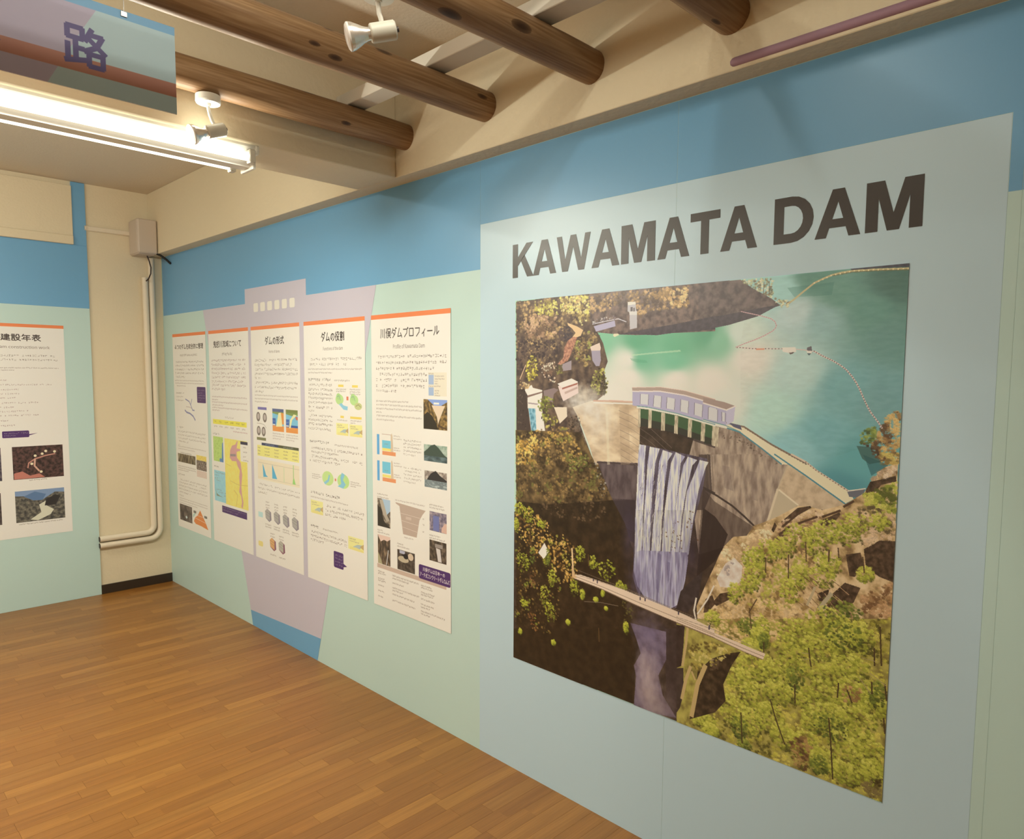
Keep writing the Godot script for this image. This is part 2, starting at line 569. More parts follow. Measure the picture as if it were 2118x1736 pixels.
func end_wall():
	# the blue and mint panel that stands against the left part of the end wall
	var t := thing("display_panel", "blue and mint printed panel standing against the end wall, left of the cream strip", "display panel", Vector3(-0.46, 0, -0.012))
	var st := mb()
	box(st, Vector3(-3.2, 0.0, 0.0), Vector3(0.0, 1.918, 0.012), 0.001)
	obj("mint_field", st, M.mint, t)
	st = mb()
	box(st, Vector3(-3.2, 1.918, 0.0), Vector3(0.0, 2.32, 0.012), 0.001)
	obj("blue_band", st, M.blue, t)
	st = mb()
	box(st, Vector3(-0.078, 2.32, 0.0), Vector3(0.0, 2.718, 0.012), 0.001)
	obj("blue_upright", st, M.blue, t)
	# cream pelmet box above the panel
	t = thing("pelmet", "cream pelmet board with a rail along its lower edge, above the blue panel", "pelmet", Vector3(-0.538, 2.32, -0.012))
	st = mb()
	box(st, Vector3(-3.0, 0.055, 0.0), Vector3(0.0, 0.37, 0.022), 0.002)
	obj("board", st, M.cream, t)
	st = mb()
	box(st, Vector3(-3.0, 0.0, 0.0), Vector3(0.0, 0.055, 0.03), 0.003)
	obj("rail", st, M.cream, t)
	# junction box in the corner under the beam, with its cables
	t = thing("junction_box", "grey beige junction box high in the far corner, cables hanging from it", "junction box", Vector3(-0.145, 2.29, -0.012))
	st = mb()
	box(st, Vector3(-0.058, 0.0, 0.0), Vector3(0.058, 0.232, 0.165), 0.010)
	obj("box_body", st, M.box, t)
	st = mb()
	box(st, Vector3(-0.06, 0.004, 0.165), Vector3(0.06, 0.228, 0.190), 0.008)
	obj("cover", st, M.box, t)
	st = mb()
	tube(st, [Vector3(0.02, 0.006, 0.1), Vector3(0.034, -0.035, 0.1), Vector3(0.044, -0.075, 0.098), Vector3(0.044, -0.115, 0.09), Vector3(0.034, -0.15, 0.075), Vector3(0.028, -0.165, 0.03)], 0.0042, 10)
	obj("cable", st, M.cable, t)
	st = mb()
	tube(st, [Vector3(0.052, 0.018, 0.15), Vector3(0.085, 0.002, 0.17), Vector3(0.115, -0.022, 0.182), Vector3(0.143, -0.048, 0.185)], 0.0075, 10)
	obj("cable", st, M.black, t)
	# flat conduit from the box to the panel
	t = thing("conduit", "cream flat conduit running from the junction box to the blue panel", "conduit", Vector3(-0.2, 2.437, -0.012))
	st = mb()
	box(st, Vector3(-0.27, -0.015, 0.0), Vector3(0.0, 0.015, 0.018), 0.004)
	obj("channel", st, M.pipe, t)
	st = mb()
	tube(st, [Vector3(-0.27, 0.0, 0.012), Vector3(-0.262, 0.0, 0.012)], 0.014, 14)
	obj("end_bush", st, M.pipe, t)
	# two cream pipes: down the corner, round a bend, along to the panel
	for k in 2:
		var x := -0.118 if k == 0 else -0.076
		var y := 0.382 if k == 0 else 0.337
		t = thing("pipe", "inner cream pipe of the corner pair, the upper one near the floor" if k == 0 else "outer cream pipe of the corner pair, the lower one near the floor", "pipe", Vector3(x, 0, 0.012))
		var r := 0.05 if k == 0 else 0.072
		var pts := [Vector3(0, 2.285 if k == 1 else 2.15, 0)]
		pts.append(Vector3(0, y + r, 0))
		for i in 9:
			var g := PI * 0.5 * i / 8.0
			pts.append(Vector3(-r + r * cos(g), y + r - r * sin(g), 0))
		pts.append(Vector3(-0.463 - x, y, 0))
		st = mb()
		tube(st, pts, 0.019, 18, false)
		obj("pipe_run", st, M.pipe, t)
		st = mb()
		tube(st, [Vector3(-0.4655 - x, y, 0), Vector3(-0.46 - x, y, 0)], 0.0165, 14)
		obj("open_end", st, M.base, t)
		st = mb()
		tube(st, [Vector3(0, pts[0].y - 0.004, 0), Vector3(0, pts[0].y + 0.002, 0)], 0.0195, 14)
		obj("top_end", st, M.pipe, t)
	# mauve foam strip on the beam face near the camera
	st = mb()
	var sec := []
	var rings := []
	for zz in [4.372, 4.374, 4.379, 4.385, 7.9]:
		var q: float = clampf((zz - 4.372) / 0.013, 0.0, 1.0)
		var rr: float = 0.0115 * sqrt(maxf(0.02, 1.0 - (1.0 - q) * (1.0 - q)))
		var ring := []
		for i in 13:
			var g := PI * i / 12.0
			ring.append([Vector3(BEAM_X - sin(g) * rr * 0.8, 2.3225 + cos(g) * rr, zz), Vector3(-sin(g), cos(g), 0)])
		rings.append(ring)
	skin(st, rings)
	tag(obj("foam_strip", st, M.mauve), "mauve rounded strip along the beam face above the blue band", "edge strip")

# ===================================================================================== logs and the batten on them
func logs():
	var imgs := []
	for i in 2:
		var m := mat(Color.WHITE, 0.5, 0.4)
		m.albedo_texture = ImageTexture.create_from_image(wood_image(1024, 256, 40 + i, L(0.17, 0.085, 0.034), L(0.36, 0.23, 0.125), 10.0, 16))
		imgs.append(m)
	var says := ["round log joist close beside the cross beam, first of the four", "round log joist second from the cross beam, behind the upper spot lamp", "round log joist third from the cross beam, with dark knots", "round log joist nearest the camera, cut off by the top edge", "round log joist past the top of the view"]
	var zs := [2.952, 3.425, 3.900, 4.372, 4.845]
	for i in zs.size():
		var rings := []
		var n := FastNoiseLite.new()
		n.seed = 60 + i
		n.frequency = 0.9
		for k in 61:
			var x := BEAM_X + 0.0 - (4.9 * k / 60.0)
			var r: float = 0.0510 + 0.0025 * n.get_noise_2d(x, 3.0)
			if k == 0:
				r -= 0.001
			var off := Vector2(n.get_noise_2d(x * 0.6, 9.0), n.get_noise_2d(x * 0.6, 19.0)) * 0.004
			var ring := []
			for j in 29:
				var g := TAU * j / 28.0
				var rr := r * (1.0 + 0.03 * n.get_noise_3d(x * 2.0, cos(g) * 2.0, sin(g) * 2.0))
				ring.append([Vector3(x, 2.446 + off.x * 0.4 + cos(g) * rr, zs[i] + off.y + sin(g) * rr), Vector3(0, cos(g), sin(g))])
			rings.append(ring)
		var st := mb()
		skin(st, rings, 1.0, 3.0, true)
		var m: StandardMaterial3D = imgs[i % 2].duplicate()
		m.uv1_offset = Vector3(0.17 * i, 0.31 * i, 0)
		var o := obj("log_joist", st, m)
		tag(o, says[i], "log joist", "log joists under the ceiling")
	var st2 := mb()
	box(st2, Vector3(-0.355, 2.499, 2.885), Vector3(-0.277, 2.545, 7.5), 0.002)
	tag(obj("batten", st2, M.batten), "pale sawn batten lying across the tops of the logs", "batten")

# ===================================================================================== spot lamps
func spots():
	spot("white spot lamp hanging from the first log, in front of the bright tubes", Vector3(-0.866, 2.386, 2.952), Vector3(-0.93, -0.34, -0.10), Vector3(0.022, -0.097, 0.0))
	spot("white spot lamp hanging from the third log, its stem leaving the top of the view", Vector3(-0.858, 2.386, 3.900), Vector3(-0.80, -0.24, -0.52), Vector3(0.012, -0.087, 0.0))

func spot(label: String, at: Vector3, dir: Vector3, head: Vector3):
	dir = dir.normalized()
	var t := thing("spot_lamp", label, "spot lamp", at)
	var st := mb()
	lathe(st, [Vector2(0.0, 0.008), Vector2(0.038, 0.008), Vector2(0.0385, -0.012), Vector2(0.036, -0.017), Vector2(0.0, -0.017)], Transform3D.IDENTITY, 36)
	obj("canopy", st, M.fitting, t)
	st = mb()
	tube(st, [Vector3(0.0, -0.015, 0.0), Vector3(0.0, -0.03, 0.0), Vector3(head.x * 0.2, -0.05, 0), Vector3(head.x * 0.5, head.y + 0.03, 0.0), head + Vector3(0, 0.012, 0)], 0.0055, 14)
	tube(st, [Vector3(0.0, -0.016, 0.0), Vector3(0.0, -0.026, 0.0)], 0.0095, 14)
	obj("stem", st, M.fitting, t)
	# the holder lies along the lamp's axis, the lamp in front of it
	var b := frame_at(dir)
	var xf := Transform3D(b, head)
	st = mb()
	lathe(st, [Vector2(0.0, -0.031), Vector2(0.019, -0.031), Vector2(0.0215, -0.028), Vector2(0.0215, 0.026), Vector2(0.0195, 0.029), Vector2(0.0, 0.029)], xf, 32)
	obj("holder", st, M.holder, t)
	st = mb()
	tube(st, [xf * Vector3(0, -0.031, 0), xf * Vector3(0, -0.038, 0)], 0.006, 12)
	obj("set_screw", st, M.cable, t)
	st = mb()
	lathe(st, [Vector2(0.0135, 0.024), Vector2(0.0145, 0.036), Vector2(0.018, 0.046), Vector2(0.0245, 0.058), Vector2(0.0300, 0.070), Vector2(0.0315, 0.077)], xf, 36)
	var rf := obj("lamp", st, M.lamp_mirror, t)
	st = mb()
	lathe(st, [Vector2(0.0315, 0.077), Vector2(0.0312, 0.081), Vector2(0.026, 0.085), Vector2(0.014, 0.0875), Vector2(0.0, 0.088)], xf, 36)
	obj("front_glass", st, M.lamp_glass, rf)

# ===================================================================================== lettering on the pale panel
func letter(st: SurfaceTool, z0: float, z1: float, parts: Array):
	var w := z1 - z0
	for q in parts:
		var pts := PackedVector2Array()
		for i in range(0, q.size(), 2):
			pts.append(Vector2(z0 + w * q[i], 1.8515 + 0.1185 * q[i + 1]))
		prism(st, pts, Vector3(-0.0005, 0, 0), Vector3(0, 0, 1), Vector3(0, 1, 0), 0.0007)

func lettering():
	var t := thing("wall_lettering", "large dark brown capitals KAWAMATA DAM on the pale panel above the dam photo", "lettering", Vector3.ZERO)
	var A := [[0.0, 0.0, 0.37, 1.0, 0.5, 1.0, 0.5, 0.74, 0.25, 0.0], [0.5, 1.0, 0.63, 1.0, 1.0, 0.0, 0.75, 0.0, 0.5, 0.74], [0.318, 0.20, 0.378, 0.38, 0.622, 0.38, 0.682, 0.20]]
	var Mm := [[0.0, 0.0, 0.0, 1.0, 0.225, 1.0, 0.225, 0.0], [0.775, 0.0, 0.775, 1.0, 1.0, 1.0, 1.0, 0.0], [0.225, 0.66, 0.225, 1.0, 0.325, 1.0, 0.5, 0.34, 0.5, 0.0, 0.395, 0.0], [0.5, 0.0, 0.5, 0.34, 0.675, 1.0, 0.775, 1.0, 0.775, 0.66, 0.605, 0.0]]
	var W := [[0.0, 1.0, 0.155, 1.0, 0.265, 0.33, 0.30, 0.0, 0.175, 0.0], [0.265, 0.33, 0.42, 1.0, 0.5, 1.0, 0.5, 0.68, 0.345, 0.0, 0.30, 0.0], [0.5, 1.0, 0.58, 1.0, 0.735, 0.33, 0.70, 0.0, 0.655, 0.0, 0.5, 0.68], [0.735, 0.33, 0.845, 1.0, 1.0, 1.0, 0.825, 0.0, 0.70, 0.0]]
	var Kk := [[0.0, 0.0, 0.0, 1.0, 0.25, 1.0, 0.25, 0.0], [0.25, 0.34, 0.25, 0.60, 0.66, 1.0, 0.97, 1.0], [0.40, 0.49, 0.565, 0.655, 1.0, 0.0, 0.70, 0.0]]
	var T := [[0.0, 0.80, 0.0, 1.0, 1.0, 1.0, 1.0, 0.80], [0.365, 0.0, 0.365, 0.80, 0.635, 0.80, 0.635, 0.0]]
	var D := [[0.0, 0.0, 0.0, 1.0, 0.25, 1.0, 0.25, 0.0]]
	for i in 10:
		var a0 := -PI / 2 + PI * i / 10.0
		var a1 := -PI / 2 + PI * (i + 1) / 10.0
		D.append([0.45 + 0.29 * cos(a0), 0.5 + 0.30 * sin(a0), 0.45 + 0.55 * cos(a0), 0.5 + 0.5 * sin(a0), 0.45 + 0.55 * cos(a1), 0.5 + 0.5 * sin(a1), 0.45 + 0.29 * cos(a1), 0.5 + 0.30 * sin(a1)])
	D.append([0.25, 0.8, 0.25, 1.0, 0.45, 1.0, 0.45, 0.8])
	D.append([0.25, 0.0, 0.25, 0.2, 0.45, 0.2, 0.45, 0.0])
	var row := [[Kk, 3.482, 3.586], [A, 3.584, 3.693], [W, 3.695, 3.843], [A, 3.849, 3.961], [Mm, 3.968, 4.095], [A, 4.104, 4.214], [T, 4.216, 4.311], [A, 4.314, 4.424], [D, 4.471, 4.576], [A, 4.581, 4.693], [Mm, 4.704, 4.831]]
	for r in row:
		var st := mb()
		letter(st, r[1], r[2], r[0])
		obj("letter", st, M.ink, t)

# ===================================================================================== painting flat prints
class Pad:
	var im: Image
	var s := 1.0
	var stamps := {}
	var rng := RandomNumberGenerator.new()

	func _init(w: int, h: int, scale: float, c: Color, seed_: int):
		im = Image.create_empty(w, h, false, Image.FORMAT_RGBA8)
		im.fill(c)
		s = scale
		rng.seed = seed_

	static func scan(img: Image, p: PackedVector2Array, c: Color):
		var lo := INF
		var hi := -INF
		for q in p:
			lo = minf(lo, q.y)
			hi = maxf(hi, q.y)
		var n := p.size()
		for y in range(maxi(0, int(floor(lo))), mini(img.get_height(), int(ceil(hi)) + 1)):
			var yc := y + 0.5
			var xs := PackedFloat32Array()
			var j := n - 1
			for i in n:
				var a := p[j]
				var b := p[i]
				if (a.y <= yc) != (b.y <= yc):
					xs.append(a.x + (yc - a.y) / (b.y - a.y) * (b.x - a.x))
				j = i
			xs.sort()
			for k in range(0, xs.size() - 1, 2):
				var x0 := int(round(xs[k]))
				var x1 := int(round(xs[k + 1]))
				if x1 == x0 and xs[k + 1] - xs[k] > 0.4:
					x1 += 1
				if x1 > x0:
					img.fill_rect(Rect2i(x0, y, x1 - x0, 1), c)

	func pts(a: Array) -> PackedVector2Array:
		var out := PackedVector2Array()
		for i in range(0, a.size(), 2):
			out.append(Vector2(a[i], a[i + 1]) * s)
		return out

	func poly(a: Array, c: Color):
		scan(im, pts(a), c)

	func bounds(p: PackedVector2Array) -> Rect2i:
		var r := Rect2(p[0], Vector2.ZERO)
		for q in p:
			r = r.expand(q)
		return Rect2i(r.grow(2.0)).intersection(Rect2i(0, 0, im.get_width(), im.get_height()))

	# a see-through layer of colour
	func glaze(a: Array, c: Color):
		var p := pts(a)
		var b := bounds(p)
		if b.size.x < 1 or b.size.y < 1:
			return
		var t := Image.create_empty(b.size.x, b.size.y, false, Image.FORMAT_RGBA8)
		for i in p.size():
			p[i] -= Vector2(b.position)
		scan(t, p, c)
		im.blend_rect(t, Rect2i(Vector2i.ZERO, b.size), b.position)

	# an outline filled with a grain of colours (ramp) that follows noise
	func grain(a: Array, ramp: Array, freq: float, seed_: int, sx := 1.0, sy := 1.0, oct := 4, alpha := 1.0):
		var p := pts(a)
		var b := bounds(p)
		if b.size.x < 1 or b.size.y < 1:
			return
		var n := FastNoiseLite.new()
		n.seed = seed_
		n.frequency = freq
		n.fractal_octaves = oct
		var data := PackedByteArray()
		data.resize(b.size.x * b.size.y * 4)
		var lut := []
		for i in 64:
			var f := i / 63.0 * (ramp.size() - 1)
			var k := mini(int(f), ramp.size() - 2)
			lut.append((ramp[k] as Color).lerp(ramp[k + 1], f - k))
		var o := 0
		var av := int(alpha * 255.0)
		for y in b.size.y:
			for x in b.size.x:
				var c: Color = lut[clampi(int((n.get_noise_2d((x + b.position.x) / sx, (y + b.position.y) / sy) * 0.95 + 0.5) * 63.0), 0, 63)]
				data[o] = c.r8
				data[o + 1] = c.g8
				data[o + 2] = c.b8
				data[o + 3] = av
				o += 4
		var src := Image.create_from_data(b.size.x, b.size.y, false, Image.FORMAT_RGBA8, data)
		var mask := Image.create_empty(b.size.x, b.size.y, false, Image.FORMAT_RGBA8)
		for i in p.size():
			p[i] -= Vector2(b.position)
		scan(mask, p, Color.WHITE)
		im.blend_rect_mask(src, mask, Rect2i(Vector2i.ZERO, b.size), b.position)

	func line(a: Array, w: float, c: Color):
		var p := pts(a)
		for i in p.size() - 1:
			var d := (p[i + 1] - p[i])
			if d.length() < 0.01:
				continue
			d = d.normalized() * (w * s * 0.5)
			var n := Vector2(-d.y, d.x)
			scan(im, PackedVector2Array([p[i] + n - d * 0.4, p[i + 1] + n + d * 0.4, p[i + 1] - n + d * 0.4, p[i] - n - d * 0.4]), c)

	func rect(x: float, y: float, w: float, h: float, c: Color):
		im.fill_rect(Rect2i(int(round(x * s)), int(round(y * s)), maxi(1, int(round(w * s))), maxi(1, int(round(h * s)))), c)

	func oval(cx: float, cy: float, rx: float, ry: float, c: Color, n := 28):
		var p := PackedVector2Array()
		for i in n:
			p.append(Vector2(cx + rx * cos(TAU * i / n), cy + ry * sin(TAU * i / n)) * s)
		scan(im, p, c)

	# a soft cloud of spray or haze, part of the printed picture
	func cloud(cx: float, cy: float, rx: float, ry: float, c: Color, alpha: float, rough := 0.0):
		var n := FastNoiseLite.new()
		n.seed = int(cx * 7 + cy)
		n.frequency = 0.09
		var t := Image.create_empty(64, 64, false, Image.FORMAT_RGBA8)
		for y in 64:
			for x in 64:
				var d := Vector2(x - 31.5, y - 31.5).length() / 31.5 + n.get_noise_2d(x, y) * rough
				t.set_pixel(x, y, Color(c.r, c.g, c.b, alpha * pow(clampf(1.0 - d, 0, 1), 1.3)))
		var w := maxi(2, int(rx * 2 * s))
		var h := maxi(2, int(ry * 2 * s))
		t.resize(w, h, Image.INTERPOLATE_BILINEAR)
		im.blend_rect(t, Rect2i(0, 0, w, h), Vector2i(int((cx - rx) * s), int((cy - ry) * s)))

	func stamp(c: Color, size: int, kind: int) -> Image:
		var key := [c.to_rgba32(), size, kind]
		if stamps.has(key):
			return stamps[key]
		var r := RandomNumberGenerator.new()
		r.seed = kind * 977 + size * 13
		var n := FastNoiseLite.new()
		n.seed = kind * 7 + 1
		n.frequency = 1.6 / size
		var t := Image.create_empty(size, size, false, Image.FORMAT_RGBA8)
		var m := (size - 1) * 0.5
		for y in size:
			for x in size:
				var d := Vector2((x - m), (y - m) * (1.0 + 0.25 * (kind % 3))).length() / (m + 0.6)
				d += n.get_noise_2d(x * 2.2, y * 2.2) * 0.75
				if d < 0.8:
					var j := 1.0 + r.randf_range(-0.13, 0.13) - 0.10 * (y - m) / (m + 0.6)
					t.set_pixel(x, y, Color(minf(1, c.r * j), minf(1, c.g * j), minf(1, c.b * j), 0.92 if d < 0.55 else 0.6))
		stamps[key] = t
		return t

	func dab(x: float, y: float, size: int, c: Color):
		var t := stamp(c, size, rng.randi() % 5)
		im.blend_rect(t, Rect2i(0, 0, size, size), Vector2i(int(x) - size / 2, int(y) - size / 2))

	# leaves, brush and rubble: many small dabs in an outline, their colours chosen in clumps from dark to light
	func leaves(a: Array, n: int, smin: int, smax: int, pal: Array, freq: float, seed_: int):
		var p := pts(a)
		var b := Rect2(bounds(p))
		var nz := FastNoiseLite.new()
		nz.seed = seed_
		nz.frequency = freq
		nz.fractal_octaves = 3
		var placed := 0
		var tries := 0
		while placed < n and tries < n * 8:
			tries += 1
			var q := b.position + Vector2(rng.randf(), rng.randf()) * b.size
			if not Geometry2D.is_point_in_polygon(q, p):
				continue
			placed += 1
			var v := nz.get_noise_2d(q.x, q.y) * 1.1 + 0.5 + rng.randf_range(-0.22, 0.22)
			dab(q.x, q.y, rng.randi_range(smin, smax), pal[clampi(int(v * pal.size()), 0, pal.size() - 1)])

	# one tree crown: dark below and behind, lighter tufts towards the upper left
	func crown(cx: float, cy: float, rx: float, ry: float, pal: Array, n: int, smin := 6, smax := 12):
		for i in n:
			var g := rng.randf() * TAU
			var d := sqrt(rng.randf())
			var f := float(i) / n
			var q := Vector2(cx + cos(g) * d * rx - rx * 0.12 * f, cy + sin(g) * d * ry - ry * 0.16 * f)
			var side := (-cos(g) * 0.25 - sin(g) * 0.6) * d
			var k := clampi(int((f * 0.62 + side * 0.38 + 0.18 + rng.randf_range(-0.12, 0.12)) * pal.size()), 0, pal.size() - 1)
			dab(q.x * s, q.y * s, rng.randi_range(smin, smax), pal[k])

	# a row of marks that reads as a line of small print
	func words(x: float, y: float, w: float, h: float, c: Color, dense := 0.9):
		var u := h * 0.98
		var cx := x
		while cx < x + w - u * 0.3:
			if rng.randf() < dense:
				for k in rng.randi_range(2, 4):
					if rng.randf() < 0.55:
						rect(cx + u * 0.08, y + h * rng.randf_range(0.02, 0.86), u * rng.randf_range(0.4, 0.8), h * 0.11, c)
					else:
						rect(cx + u * rng.randf_range(0.1, 0.75), y + h * rng.randf_range(0.0, 0.3), h * 0.11, h * rng.randf_range(0.4, 0.7), c)
			cx += u

	# a finer row for roman small print
	func fine(x: float, y: float, w: float, h: float, c: Color):
		var cx := x
		while cx < x + w:
			var n := rng.randi_range(2, 8)
			for k in n:
				if cx > x + w:
					break
				rect(cx, y + h * (0.0 if rng.randf() < 0.3 else 0.3), h * 0.16, h * (0.95 if rng.randf() < 0.3 else 0.65), c)
				rect(cx, y + h * (0.3 if rng.randf() < 0.5 else 0.8), h * 0.4, h * 0.14, c)
				cx += h * 0.55
			cx += h * 0.4

	func block(x: float, y: float, w: float, n: int, pitch: float, h: float, c: Color, last := 0.5):
		for i in n:
			words(x + (h * 0.9 if i == 0 else 0.0), y + i * pitch, (w if i < n - 1 else w * last) - (h * 0.9 if i == 0 else 0.0), h, c)

	func picture(x0: float, y0: float, x1: float, y1: float, ramp: Array, freq: float, seed_: int, sx := 1.0, sy := 1.0):
		grain([x0, y0, x1, y0, x1, y1, x0, y1], ramp, freq, seed_, sx, sy)

	func bubble(x0: float, y0: float, x1: float, y1: float, r: float, c: Color):
		rect(x0 + r, y0, x1 - x0 - 2 * r, y1 - y0, c)
		rect(x0, y0 + r, x1 - x0, y1 - y0 - 2 * r, c)
		for q in [[x0 + r, y0 + r], [x1 - r, y0 + r], [x0 + r, y1 - r], [x1 - r, y1 - r]]:
			oval(q[0], q[1], r, r, c)

	func done(shrink := true) -> Image:
		if shrink:
			im.resize(im.get_width() / 2, im.get_height() / 2, Image.INTERPOLATE_LANCZOS)
		im.convert(Image.FORMAT_RGB8)
		return im

# characters as pen strokes in a 100 x 100 square
func make_glyphs():
	var src := {
		"川": "18,8 18,50 10,94;50,12 50,88;84,6 84,96", "俣": "28,4 18,30 6,48;20,30 20,96;42,8 90,8 90,36 42,36 42,8;36,50 96,50;66,36 66,50;36,68 98,68;66,50 60,76 36,96;68,68 78,84 98,96",
		"ダ": "34,6 26,30 8,54;30,24 78,24 70,60 28,96;32,46 58,66;80,2 86,14;92,0 98,12", "ム": "46,8 16,86 88,78;66,52 92,96", "プ": "10,22 80,22 74,58 30,94;92,6 98,12 92,18 86,12 92,6",
		"ロ": "16,18 84,18 84,86 16,86 16,18", "フ": "12,18 86,18 80,56 32,94", "ィ": "74,30 50,58 22,74;54,54 54,98", "ー": "8,50 92,50", "ル": "32,14 32,56 8,92;60,10 60,84 94,56",
		"の": "50,20 46,60 28,84 14,64 24,34 50,20 80,28 90,56 76,84 54,94", "形": "8,14 56,14;6,44 58,44;22,14 22,60 10,96;44,14 44,96;90,6 64,30;92,34 64,60;96,62 60,96",
		"式": "6,28 94,28;12,52 48,52;30,52 30,88;6,92 52,82;60,4 66,60 94,96 96,78;76,6 88,18", "役": "26,6 8,28;30,30 6,58;20,48 20,96;50,8 50,26 42,40;50,8 80,8 80,34 94,34;42,52 84,52 70,76 36,96;50,60 70,82 96,96",
		"割": "32,2 32,14;8,26 8,14 56,14 56,26;14,32 52,32;32,20 32,56;16,44 48,44;6,56 58,56;16,68 50,68 50,94 16,94 16,68;72,14 72,72;92,6 92,92 80,90",
		"建": "40,18 84,18 84,44;32,31 96,31;40,44 84,44;40,58 90,58;32,72 96,72;63,6 63,86;8,16 28,16 12,44 28,44 22,70 4,94;8,62 28,84 98,94",
		"設": "8,10 40,10;2,24 46,24;8,38 40,38;8,52 40,52;10,66 38,66 38,92 10,92 10,66;58,10 58,26 48,42;58,10 82,10 82,36 96,36;50,52 88,52 74,78 44,96;56,60 74,82 98,96",
		"年": "26,4 8,36;22,22 92,22;26,46 86,46;26,46 26,70;4,70 98,70;58,22 58,98", "表": "14,14 88,14;20,28 82,28;6,44 96,44;50,4 50,44;44,46 8,74;32,60 32,92 54,84;50,48 66,76 96,94;84,54 64,70",
		"鬼": "46,2 38,12;16,14 84,14 84,50 16,50 16,14;50,14 50,50;16,32 84,32;40,50 30,76 6,96;58,50 58,90 96,92 96,80;76,58 66,72 84,72",
		"怒": "26,4 12,44 44,58;6,24 48,24;44,24 36,46 8,60;54,10 92,10 78,38 52,58;60,22 94,56;10,72 4,92;28,66 34,94 70,94 74,82;48,66 54,76;80,68 94,86",
		"流": "10,8 22,18;4,34 18,44;6,92 24,60;34,18 96,18;64,4 64,18;56,20 44,40 86,38;74,28 92,48;46,50 42,76 32,94;64,50 64,92;82,50 82,88 98,88 98,76",
		"域": "4,34 34,34;19,8 19,78;2,86 36,74;38,22 96,22;44,38 62,38 62,58 44,58 44,38;38,76 66,68;70,4 76,60 96,94 98,78;90,44 64,94;84,6 92,14",
		"に": "18,10 14,50 18,92;44,26 88,26;42,62 46,84 92,84", "つ": "6,34 60,20 92,36 88,66 44,90", "い": "16,18 16,64 32,86 42,66;74,24 88,46 92,70", "て": "8,20 90,16 56,36 46,60 60,84 84,90",
		"を": "16,18 78,18;44,4 22,50 52,44 54,76;88,36 44,60 32,82 50,94 86,92", "4": "62,94 62,8 12,68 92,68", "合": "50,4 6,44;50,4 96,44;30,42 70,42;24,58 76,58 76,94 24,94 24,58",
		"的": "26,4 18,20;10,20 44,20 44,88 10,88 10,20;10,54 44,54;64,4 52,40;60,22 92,22 90,80 78,92;62,46 74,62", "統": "22,4 8,26 30,30 6,54 38,52;22,54 22,96;10,66 6,84;34,64 38,82;46,16 98,16;72,4 72,16;66,18 52,38 90,38;60,46 58,74 46,94;78,46 78,88 98,88",
		"管": "22,2 8,22;16,12 44,12;64,2 54,18;60,12 96,12;8,42 8,30 92,30 92,42;26,44 74,44 74,62 26,62;26,44 26,96;26,74 80,74 80,96 26,96", "理": "4,14 40,14;4,46 38,46;22,14 22,80;2,88 42,76;50,10 94,10 94,50 50,50 50,10;50,30 94,30;72,10 72,94;50,70 94,70;44,94 98,94",
		"路": "10,8 44,8 44,34 10,34 10,8;28,34 28,88;28,58 46,58;10,50 10,90;4,94 50,84;66,4 50,36;60,18 90,18 76,46 48,62;58,28 96,60;58,66 90,66 90,96 58,96 58,66",
		"順": "8,6 8,56 2,94;20,10 20,84;32,4 32,96;42,8 98,8;68,8 62,22;48,22 92,22 92,76 48,76 48,22;48,40 92,40;48,58 92,58;60,78 42,96;80,78 98,96",
		"は": "16,10 12,50 16,92;38,30 94,30;70,8 72,84 50,94 40,82 54,72 94,92", "日": "22,8 78,8 78,94 22,94 22,8;22,50 78,50", "本": "6,28 94,28;50,4 50,98;46,30 6,78;54,30 94,78;30,74 70,74", "一": "6,50 94,50",
		"ア": "10,14 90,14 84,30 58,48;50,36 46,64 22,94", "チ": "76,8 18,22;6,46 94,46;52,16 52,60 24,96", "コ": "14,20 84,20 84,88;12,86 90,86", "ン": "12,18 38,36;10,90 60,74 92,28", "ク": "40,6 12,48;36,20 84,20 72,62 28,96",
		"リ": "22,14 22,58;76,8 76,56 40,96", "ト": "34,6 34,96;36,38 84,60", "な": "10,24 54,24;32,6 10,58;66,16 90,32;70,40 72,80 50,92 40,80 56,70 92,90", "ん": "50,6 6,92 38,54 54,58 58,88 74,90 94,58", "だ": "10,22 56,22;34,6 12,90;54,46 84,46;50,72 60,84 92,84;78,4 84,16;90,2 96,14",
	}
	for k in src:
		var strokes := []
		for part in src[k].split(";"):
			var a := []
			for q in part.split(" "):
				var xy: PackedStringArray = q.split(",")
				a.append(xy[0].to_float())
				a.append(xy[1].to_float())
			strokes.append(a)
		glyphs[k] = strokes

func write(pad: Pad, text: String, x: float, y: float, w: float, h: float, pen: float, c: Color):
	var step := w / text.length()
	for i in text.length():
		var ch := text[i]
		if glyphs.has(ch):
			for a in glyphs[ch]:
				var q := []
				for k in range(0, a.size(), 2):
					q.append(x + step * i + a[k] / 100.0 * step * 0.94)
					q.append(y + a[k + 1] / 100.0 * h)
				pad.line(q, pen, c)

